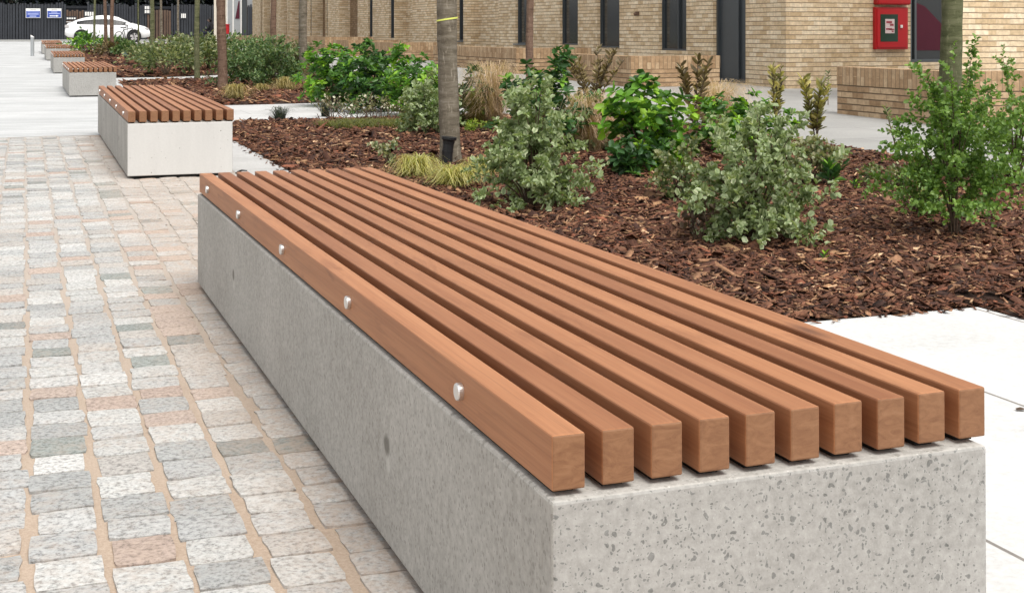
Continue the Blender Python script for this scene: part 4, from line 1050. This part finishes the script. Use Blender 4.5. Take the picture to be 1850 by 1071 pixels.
# fire cabinet and alarm unit on the recess wall
bc0, bc1 = qa(1577), qa(1636)
fcab = empty('fire_cabinet', (*AB((bc0 + bc1) / 2, BQ + .09), 0), TH + pi / 2, 'red wall cabinet with dark glass front and white notice, above the right low wall', 'cabinet')
wb = bc1 - bc0; zc0, zc1 = .725, 1.435
m = MB(); m.box(-.16, -.002, -wb / 2, wb / 2, zc0, zc1); m.build('cabinet_body', M_RED, fcab, bevel=.008)
m = MB(); m.box(-.172, -.158, -wb / 2 + .03, wb / 2 - .03, zc0 + .03, zc1 - .03); dr = m.build('door', M_RED, fcab, bevel=.004)
m = MB(); m.box(-.176, -.171, -wb * .17, wb * .36, zc0 + .13, zc1 - .12); m.build('glass', plain('green_glass', (.018, .045, .03), .12), dr)
m = MB(); m.box(-.180, -.1755, -wb * .06, wb * .22, zc0 + .27, zc1 - .20); nt_ = m.build('notice', plain('notice_paper', (.62, .50, .50), .7, var=.1), dr)
m = MB()
for k, (y0, y1, z0, z1) in enumerate([(.02, .19, .44, .475), (-.03, .08, .395, .43), (.02, .20, .33, .355), (-.045, .12, .325, .345), (-.03, .02, .29, .315)]):
    m.box(-.183, -.1795, wb * y0, wb * y1, zc0 + z0, zc0 + z1)
m.build('lettering', plain('notice_red', (.30, .05, .07), .7), nt_)
m = MB(); m.box(-.195, -.172, -wb * .30, -wb * .24, zc0 + .36, zc0 + .41); m.build('handle', M_WHITE, dr, bevel=.004)
al = empty('alarm_box', (*AB((bc0 + bc1) / 2 + .01, BQ + .07), 0), TH + pi / 2, 'red rounded unit mounted directly above the red wall cabinet', 'alarm box')
m = MB(); m.box(-.19, -.002, -wb / 2 - .02, wb / 2 + .0, 1.475, 1.95); m.build('alarm_body', M_RED, al, bevel=.03, seg=3)
m = MB(); m.box(-.20, -.185, -wb * .3, wb * .3, 1.6, 1.85); m.build('cover', plain('alarm_cover', (.40, .005, .01), .3), al, bevel=.01)
# small dark vent on the front
bo = MB(); bo.box(-.05, .0, -.05, .05, -.04, .04); bo.tube([(-.05, 0, 0), (-.09, 0, -.02)], [.03, .028], 10)
p = AB(AF, fb(1153)); zz = CAMH + (HY - 25) / F * AB(AF, fb(1153))[1]
tag(bo.build('wall_spout', M_BARKR, None, (p[0], p[1], zz), TH), 'small dark brown outlet on the brick between two narrow windows', 'outlet')

# ------------------------------------------------------------------ far end: kerb, fence, signs, car, bike, person
FB = 81.0; fz = float(gab(4, FB))
k = MB(); k.abbox(-30, 13, FB - 1.1, FB - .9, fz - .3, fz + .10); o = k.build('kerb', M_KERB); o['kind'] = 'structure'
fe = empty('timber_fence', (*AB(0, FB), fz), TH, 'tall dark timber paling fence closing off the far end of the paving', 'fence')
rngf = np.random.default_rng(42)
m = MB(); mb2 = MB(); back = MB()
x = -30.0
while x < 13.5:
    w = rngf.uniform(.09, .13); h = 2.15 + rngf.normal(0, .04); d = rngf.uniform(0, .03)
    br = (2.2 < x < 3.4) or (6.75 < x < 8.1) or (4.4 < x < 5.3 and False)
    hb = h - (.35 if br else 0)
    (mb2 if br else m).box(x, x + w, -.03 - d, .0 - d, .05, hb)
    x += w + rngf.uniform(.025, .05)
back.box(-30, 13.5, .06, .10, 0, 2.05)
for z in (.4, 1.2, 1.9): back.box(-30, 13.5, .0, .06, z, z + .1)
m.build('paling', M_FENCE, fe)['kind'] = 'stuff'
mb2.build('brown_paling', M_BROWNFENCE, fe)['kind'] = 'stuff'
back.build('backing_board', plain('fence_back', (.014, .016, .020), .9), fe)
# white blocks painted for the light that shows through the fence
def fence_at(px, py, off=-.09):                   # position on the fence plane
    kk = (px - CX) / F; b = FB + off
    a = (b * ST + kk * b * CT) / (CT - kk * ST); x, y = AB(a, b); return x, y, CAMH + (HY - py) / F * y
def light_gap(px0, py0, px1, py1, nx, nz, label):
    x0, y0, z0 = fence_at(px0, py1); x1, y1, z1 = fence_at(px1, py0)
    t = empty('gap_panel', (x0, y0, z0), TH, label, 'light_gap', 'white blocks for light showing through the dark fence')
    Wd, Hh = math.dist((x0, y0), (x1, y1)), z1 - z0
    m = MB(); m.box(-.05, Wd + .05, .02, .05, -.05, Hh + .05); m.build('frame', M_FENCE, t)
    for i in range(nx):
        for j in range(nz):
            m = MB(); m.box(Wd * (i + .14) / nx, Wd * (i + .86) / nx, -.005, .03, Hh * (j + .1) / nz, Hh * (j + .88) / nz); m.build('slot', M_WHITE, t)
light_gap(261, 11, 274, 25, 3, 2, 'white six slot light opening high on the fence, right of the white car')
light_gap(327, 24, 336, 34, 3, 1, 'dim three slot light gap on the fence, left of the slim green tree')
light_gap(120, 32, 137, 35.5, 4, 1, 'row of four white light gaps on the fence above the tail of the white car')
light_gap(153, 21, 170, 30, 4, 1, 'row of tall pale light gaps on the fence above the roof of the white car')
# blue signs
def sign(px0, px1, py0, py1, label, arrow):
    x0, y0, z0 = fence_at(px0, py1, -.12); x1, y1, z1 = fence_at(px1, py0, -.12)
    t = empty('sign', (x0, y0, z0), TH, label, 'sign', 'blue notices on the dark fence')
    Wd, Hh = math.dist((x0, y0), (x1, y1)), z1 - z0
    m = MB(); m.box(0, Wd, 0, .02, 0, Hh); m.build('board', M_WHITE, t, bevel=.006)
    m = MB(); m.box(.03 * Wd, .97 * Wd, -.004, .002, .05 * Hh, .74 * Hh); m.build('blue_panel', M_BLUE, t)
    m = MB(); m.box(.3 * Wd, .7 * Wd, -.003, .002, .85 * Hh, .89 * Hh); m.build('heading', M_MIDMETAL, t)
    m = MB()
    for (a, b, c, d) in ([(.1, .9, .60, .66), (.12, .88, .36, .47), (.26, .72, .14, .24)] if not arrow else [(.28, .72, .58, .66), (.12, .9, .42, .50)]):
        m.box(a * Wd, b * Wd, -.008, -.003, c * Hh, d * Hh)
    m.build('lettering', M_PALEBLUE, t)
    if arrow:
        m = MB(); m.box(.18 * Wd, .66 * Wd, -.009, -.003, .17 * Hh, .26 * Hh)
        m.face([(.64 * Wd, -.008, .10 * Hh), (.82 * Wd, -.008, .215 * Hh), (.64 * Wd, -.008, .33 * Hh)]); m.build('arrow', M_WHITE, t)
sign(46.5, 73, 16, 33, 'blue and white sign with lines of writing, left of the two on the dark fence', False)
sign(85, 111, 16, 33, 'blue and white sign with a white arrow pointing right, on the dark fence', True)
# bollard
g = G(58.5, 82.5); bt = empty('bollard', g, 0, 'slim grey metal bollard with a slanted top on the pale paving before the fence', 'bollard')
hb = sz(82.5 - 45.5, g)
m = MB(); m.tube([(0, 0, 0), (0, 0, hb - .06)], .065, 16); m.build('post', M_GALV, bt)
m = MB(); n = 16
ring0 = [(.065 * cos(2 * pi * i / n), .065 * sin(2 * pi * i / n), hb - .06) for i in range(n)]
ring1 = [(p[0], p[1], hb - .02 - p[0] * .7) for p in ring0]
for i in range(n): m.face([ring0[i], ring0[(i + 1) % n], ring1[(i + 1) % n], ring1[i]])
m.face(ring1); m.build('cap', M_WHITE, bt)

# dark evergreen mass behind the fence
for i, (px, zc, w, lb) in enumerate([(20, 2.9, 5.5, 'dark tree mass behind the left end of the fence'), (110, 3.1, 5, 'dark tree mass behind the fence above the blue signs'), (200, 2.9, 5.5, 'dark tree mass behind the fence above the white car'), (300, 3.0, 5.5, 'dark tree mass behind the fence right of the white car'), (375, 3.0, 4, 'dark tree mass behind the fence beside the glazed porch')]):
    x, y, z = fence_at(px, 58, 2.6); gz = gxy(x, y)
    rng = np.random.default_rng(950 + i); n = 4200
    t = empty('evergreen_tree', (x, y, gz), 0, lb, 'tree', 'dark trees behind the fence')
    d = unit(rng.normal(0, 1, (n, 3))); P = d * (rng.uniform(.25, 1, (n, 1)) ** .4) * np.array([w * .62, 1.5, 2.4]) * (1 + .15 * np.sin(d[:, :1] * 7 + i)); P[:, 2] += 3.4
    L = .34 * rng.uniform(.6, 1.2, n); c = pick(rng, [(.020, .030, .026, 3), (.014, .018, .022, 3), (.035, .045, .035, 1.3), (.03, .035, .05, 1)], n)
    link('crown', leaf_mesh('crown', [leaf_arrays(P, d + rng.normal(0, .5, (n, 3)), L, L * .6, c, c, rng)]), M_LEAF, t)
    m = MB(); m.tube([(0, 0, -.1), (.05, 0, 1.6), (0, .05, 3.6)], [.22, .17, .08], 10); m.build('trunk', M_BARK, t, smooth=True)

# the white car, seen from its side, nose to the right
def car():
    x, y = (196 - CX) / F * 73.0, 73.0
    t = empty('parked_car', (x, y, gxy(x, y)), TH * .75, 'white hatchback car parked side on in front of the dark fence', 'car')
    prof = [(-2.24, .42, .50), (-2.22, .40, .80), (-2.16, .36, 1.00), (-2.08, .30, 1.08), (-1.75, .26, 1.20), (-1.3, .24, 1.34), (-.8, .24, 1.44), (-.3, .24, 1.49), (.15, .24, 1.47), (.55, .24, 1.38), (.95, .24, 1.22), (1.3, .24, 1.06), (1.6, .24, .97), (1.95, .26, .87), (2.12, .30, .76), (2.2, .34, .62), (2.24, .38, .50)]
    def hw(x):
        f = abs(x) / 2.24; return .87 * (1 - .12 * f ** 4)
    def belt(x): return .93 + .05 * (-x / 2.24)
    rows = []
    for (px, zb, zt) in prof:
        w = hw(px); bl = belt(px)
        if zt > bl + .06:
            r = [(0, zb), (w * .85, zb), (w * .97, zb + .12), (w, .62), (w * .97, bl), (w * .80, bl + (zt - bl) * .62), (w * .66, zt - .03), (w * .35, zt), (0, zt)]
        else:
            r = [(0, zb), (w * .8, zb), (w * .95, zb + (zt - zb) * .2), (w, zb + (zt - zb) * .5), (w * .97, zb + (zt - zb) * .75), (w * .92, zb + (zt - zb) * .88), (w * .8, zt - .02), (w * .45, zt), (0, zt)]
        rows.append([(px, -yy, zz) for (yy, zz) in r] + [(px, yy, zz) for (yy, zz) in reversed(r[1:-1])])
    V = np.array(rows).reshape(-1, 3); K, N = len(rows), len(rows[0]); i = np.arange(K * N).reshape(K, N); j = np.roll(i, -1, 1)
    Q = np.stack([i[:-1], i[1:], j[1:], j[:-1]], -1).reshape(-1, 4)
    me = nmesh('body', V, Q, smooth=True)
    bm = bmesh.new(); bm.from_mesh(me); bm.verts.ensure_lookup_table()
    bm.faces.new([bm.verts[v] for v in i[0]]); bm.faces.new([bm.verts[v] for v in reversed(i[-1])])
    bmesh.ops.recalc_face_normals(bm, faces=bm.faces); bm.to_mesh(me); bm.free()
    link('body', me, M_CARWHITE, t)
    def topz(x): return float(np.interp(x, [p[0] for p in prof], [p[2] for p in prof]))
    for sgn in (-1, 1):
        m = MB()
        xs = np.linspace(-1.62, 1.02, 19)
        for k in range(18):
            q = []
            for xx in (xs[k], xs[k + 1]):
                bl, zt, w = belt(xx), topz(xx), hw(xx)
                zl = bl + .03; zh = max(zl + .015, min(bl + (zt - bl) * .62, zt - .10))
                f = (zh - bl) / max(.01, (zt - bl) * .62)
                q.append(((xx, sgn * (w * (.97 - .17 * .03) + .004), zl), (xx, sgn * (w * (.97 - .17 * f) + .006), zh)))
            m.face([q[0][0], q[1][0], q[1][1], q[0][1]])
        m.build('side_window', M_CARGLASS, t)
        m = MB(); m.box(-.13, -.07, sgn * .82 - .02 + (sgn > 0) * .0, sgn * .82 + .02, .96, 1.32); m.build('pillar', M_CARWHITE, t)
        m = MB(); m.box(.92, 1.08, sgn * .93 - .05, sgn * .93 + .05, .95, 1.07); m.build('wing_mirror', M_CARWHITE, t, bevel=.02)
        m = MB(); m.box(1.78, 2.12, sgn * .70 - .08, sgn * .70 + .08, .66, .80); m.build('headlight', M_LAMP, t, bevel=.03)
        m = MB(); m.box(-2.235, -2.02, sgn * .72 - .09, sgn * .72 + .085, .80, .95); m.build('tail_light', M_LAMP, t, bevel=.02)
        for wx in (-1.38, 1.36):
            cy = sgn * .80
            m = MB(); m.disc((wx, sgn * .775, .335), .385, (0, 1, 0), .18, 28); m.build('wheel_arch', M_RUB, t)
            m = MB(); m.disc((wx, cy, .31), .315, (0, 1, 0), .19, 28); w_ = m.build('wheel', M_TYRE, t, bevel=.02)
            m = MB(); m.disc((wx, cy + sgn * .085, .31), .215, (0, 1, 0), .03, 24); m.build('rim_back', M_RUB, w_)
            m = MB()
            for s in range(5):
                a = 2 * pi * s / 5 + .3; d_ = Vector((cos(a), 0, sin(a))); n_ = Vector((-sin(a), 0, cos(a))); c_ = Vector((wx, cy + sgn * .105, .31))
                m.face([c_ + d_ * .02 - n_ * .05, c_ + d_ * .20 - n_ * .065, c_ + d_ * .20 + n_ * .065, c_ + d_ * .02 + n_ * .05])
            m.disc((wx, cy + sgn * .10, .31), .05, (0, 1, 0), .02, 12); m.build('rim', M_LAMP, w_)
    m = MB()
    for (x0, x1, z0, z1, f0, f1) in [(-2.10, -1.75, 1.02, 1.165, .70, .66)]:
        m.face([(x0 - .03, -.68, .99), (x0 - .03, .68, .99), (x1, .60, 1.21), (x1, -.60, 1.21)])
        m.face([(-2.20, -.70, .90), (-2.20, .70, .90), (x0 - .05, .70, 1.06), (x0 - .05, -.70, 1.06)])
    m.build('rear_window', M_CARGLASS, t)
    m = MB(); m.face([(1.26, -.66, 1.095), (1.26, .66, 1.095), (.58, .56, 1.385), (.58, -.56, 1.385)]); m.build('windscreen', M_CARGLASS, t)
    m = MB(); m.box(-2.18, -1.9, -.62, .62, 1.105, 1.13); m.build('spoiler', M_CARWHITE, t, bevel=.01)
    for xx in (-.42, .62):
        m = MB(); m.box(xx, xx + .16, -.885, -.868, .84, .868); m.build('door_handle', M_CARWHITE, t)
    m = MB()
    for xx in (-.93, .16, 1.02): m.box(xx, xx + .012, -.874, -.84, .40, .92)
    m.build('door_gap', M_RUB, t)
car()
# bicycle standing among the shrubs in front of the car
def bicycle():
    y = 66.0; x = (229 - CX) / F * y; gz = gxy(x, y)
    t = empty('bicycle', (x, y, gz), radians(62), 'dark bicycle parked upright in front of the doors of the white car', 'bicycle')
    for wx in (-.52, .52):
        m = MB(); m.tube([(wx + .33 * cos(a), 0, .34 + .33 * sin(a)) for a in np.linspace(0, 2 * pi, 25)], .018, 6, False); w = m.build('wheel', M_TYRE, t)
        m = MB()
        for a in np.linspace(0, pi, 8)[:-1]: m.tube([(wx - .31 * cos(a), 0, .34 - .31 * sin(a)), (wx + .31 * cos(a), 0, .34 + .31 * sin(a))], .003, 3)
        m.build('spokes', M_GALV, w)
    m = MB(); bb, st, hd, rw, fw = (-.08, 0, .30), (-.22, 0, .82), (.38, 0, .84), (-.52, 0, .34), (.52, 0, .34)
    for p, q in ((bb, st), (bb, (.40, 0, .72)), ((-.20, 0, .76), hd), (rw, bb), (rw, (-.20, 0, .76)), (hd, fw)): m.tube([p, q], .018, 6)
    m.build('frame', M_BLACK, t)
    m = MB(); m.tube([(.36, 0, .84), (.34, 0, .98)], .014, 6); m.tube([(.30, -.27, .97), (.36, -.1, 1.0), (.36, .1, 1.0), (.30, .27, .97)], .014, 6); m.build('handlebar', M_BLACK, t)
    m = MB(); m.box(-.36, -.10, -.07, .07, .84, .89); m.build('saddle', M_BLACK, t, bevel=.02)
    m = MB(); m.tube([(-.08, -.08, .30), (-.02, -.10, .16)], .012, 5); m.tube([(-.08, .08, .30), (-.14, .10, .44)], .012, 5); m.disc((-.08, 0, .30), .08, (0, 1, 0), .01, 14); m.build('crank', M_GALV, t)
bicycle()
# green cabinets among the shrubs
g = G(227, 106.5); c = empty('utility_cabinet', g, TH, 'small grey green cabinet standing in the mulch among far shrubs', 'cabinet')
w, h = sz(12.5, g), sz(16, g)
m = MB(); m.box(-w / 2, w / 2, -.08, .08, 0, h); m.build('cabinet_body', M_GREYGREEN, c, bevel=.008)
m = MB(); m.box(-w / 2 - .01, w / 2 + .01, -.095, .095, h, h + .025); m.build('lid', M_GREYGREEN, c)
m = MB(); m.box(-w / 2 + .02, w / 2 - .02, -.088, -.078, .03, h - .03); dr = m.build('door', M_GREYGREEN, c)
m = MB(); m.box(w / 2 - .05, w / 2 - .035, -.10, -.088, h * .45, h * .55); m.build('handle', M_GALV, dr)
g = G(242, 104); c = empty('utility_cabinet', g, TH, 'dark green cabinet half hidden right behind the grey green one', 'cabinet')
w, h = sz(17, g), sz(15, g)
m = MB(); m.box(-w / 2, w / 2, -.12, .12, 0, h); m.build('cabinet_body', M_DKGREEN, c, bevel=.008)
m = MB(); m.box(-w / 2 - .012, w / 2 + .012, -.14, .14, h, h + .03); m.build('lid', M_DKGREEN, c)

# seated person in dark clothes by the porch
def person():
    y = 70.0; x = (384 - CX) / F * y; gz = gxy(x, y)
    t = empty('person', (x, y, gz), radians(175), 'person in dark clothes sitting sideways beside the pale porch column, partly behind a tree', 'person')
    J = {'pel': (0, 0, .52, .17), 'abd': (.03, 0, .68, .15), 'chest': (.07, 0, .90, .17), 'neckb': (.12, 0, 1.06, .08), 'neck': (.14, 0, 1.11, .056), 'head': (.17, 0, 1.20, .09), 'crown': (.18, 0, 1.27, .075),
         'hl': (.02, .10, .50, .10), 'kl': (.44, .13, .54, .068), 'al': (.46, .14, .12, .045), 'fl': (.60, .15, .06, .04), 'hr': (.02, -.10, .50, .10), 'kr': (.42, -.13, .54, .068), 'ar': (.36, -.14, .12, .045), 'fr': (.50, -.15, .06, .04),
         'sl': (.09, .20, 1.0, .075), 'el': (.16, .25, .74, .05), 'wl': (.36, .16, .66, .035), 'ml': (.43, .13, .64, .032), 'sr': (.09, -.20, 1.0, .075), 'er': (.14, -.25, .74, .05), 'wr': (.36, -.14, .64, .035), 'mr': (.43, -.11, .62, .032)}
    E_ = [('pel', 'abd'), ('abd', 'chest'), ('chest', 'neckb'), ('neckb', 'neck'), ('neck', 'head'), ('head', 'crown'), ('pel', 'hl'), ('hl', 'kl'), ('kl', 'al'), ('al', 'fl'), ('pel', 'hr'), ('hr', 'kr'), ('kr', 'ar'), ('ar', 'fr'),
          ('chest', 'sl'), ('sl', 'el'), ('el', 'wl'), ('wl', 'ml'), ('chest', 'sr'), ('sr', 'er'), ('er', 'wr'), ('wr', 'mr')]
    ks = list(J); me = bpy.data.meshes.new('body'); me.from_pydata([J[k][:3] for k in ks], [(ks.index(a), ks.index(b)) for a, b in E_], [])
    o = link('body', me, None, t); md = o.modifiers.new('skin', 'SKIN'); o.modifiers.new('sub', 'SUBSURF').levels = 1
    for k, sv in zip(ks, me.skin_vertices[0].data): sv.radius = (J[k][3],) * 2; sv.use_root = (k == 'pel')
    dg = bpy.context.evaluated_depsgraph_get(); ev = bpy.data.meshes.new_from_object(o.evaluated_get(dg)); o.modifiers.clear(); o.data = ev
    ev.materials.clear()
    for mt in (plain('dark_jacket', (.012, .012, .016), .8), plain('dark_jeans', (.014, .018, .032), .8), plain('skin', (.36, .21, .15), .6), plain('black_shoe', (.01, .01, .01), .5)): ev.materials.append(mt)
    for p in ev.polygons:
        c = p.center; p.use_smooth = True
        p.material_index = 2 if (c.z > 1.09 or (c.x > .39 and .58 < c.z < .70 and abs(c.y) < .2)) else 3 if c.z < .13 else 1 if (c.z < .62 and c.x > -.0) else 0
    m = MB(); n = 12
    m.tube([(.13, 0, 1.10), (.13, 0, 1.2), (.155, 0, 1.275), (.17, 0, 1.305)], [.075, .098, .085, .03], 14); m.build('hair', plain('dark_hair', (.010, .008, .007), .7), t, smooth=True)
    for s in (-1, 1):
        m = MB(); m.tube([(.262, s * .032, 1.205), (.27, s * .032, 1.205)], .008, 6); m.build('eye', M_RUB, t)
    m = MB(); m.tube([(.255, 0, 1.20), (.285, 0, 1.17), (.262, 0, 1.16)], [.008, .014, .012], 6); m.build('nose', ev.materials[2], t)
    st = MB(); st.box(-.35, .22, -.8, .8, .34, .40); st.box(-.3, .18, -.7, -.6, 0, .34); st.box(-.3, .18, .6, .7, 0, .34)
    s_ = st.build('seat', plain('seat_timber', (.05, .04, .035), .8), None, (x, y, gz), radians(175)); tag(s_, 'plain dark bench under the seated person by the porch', 'bench')
person()
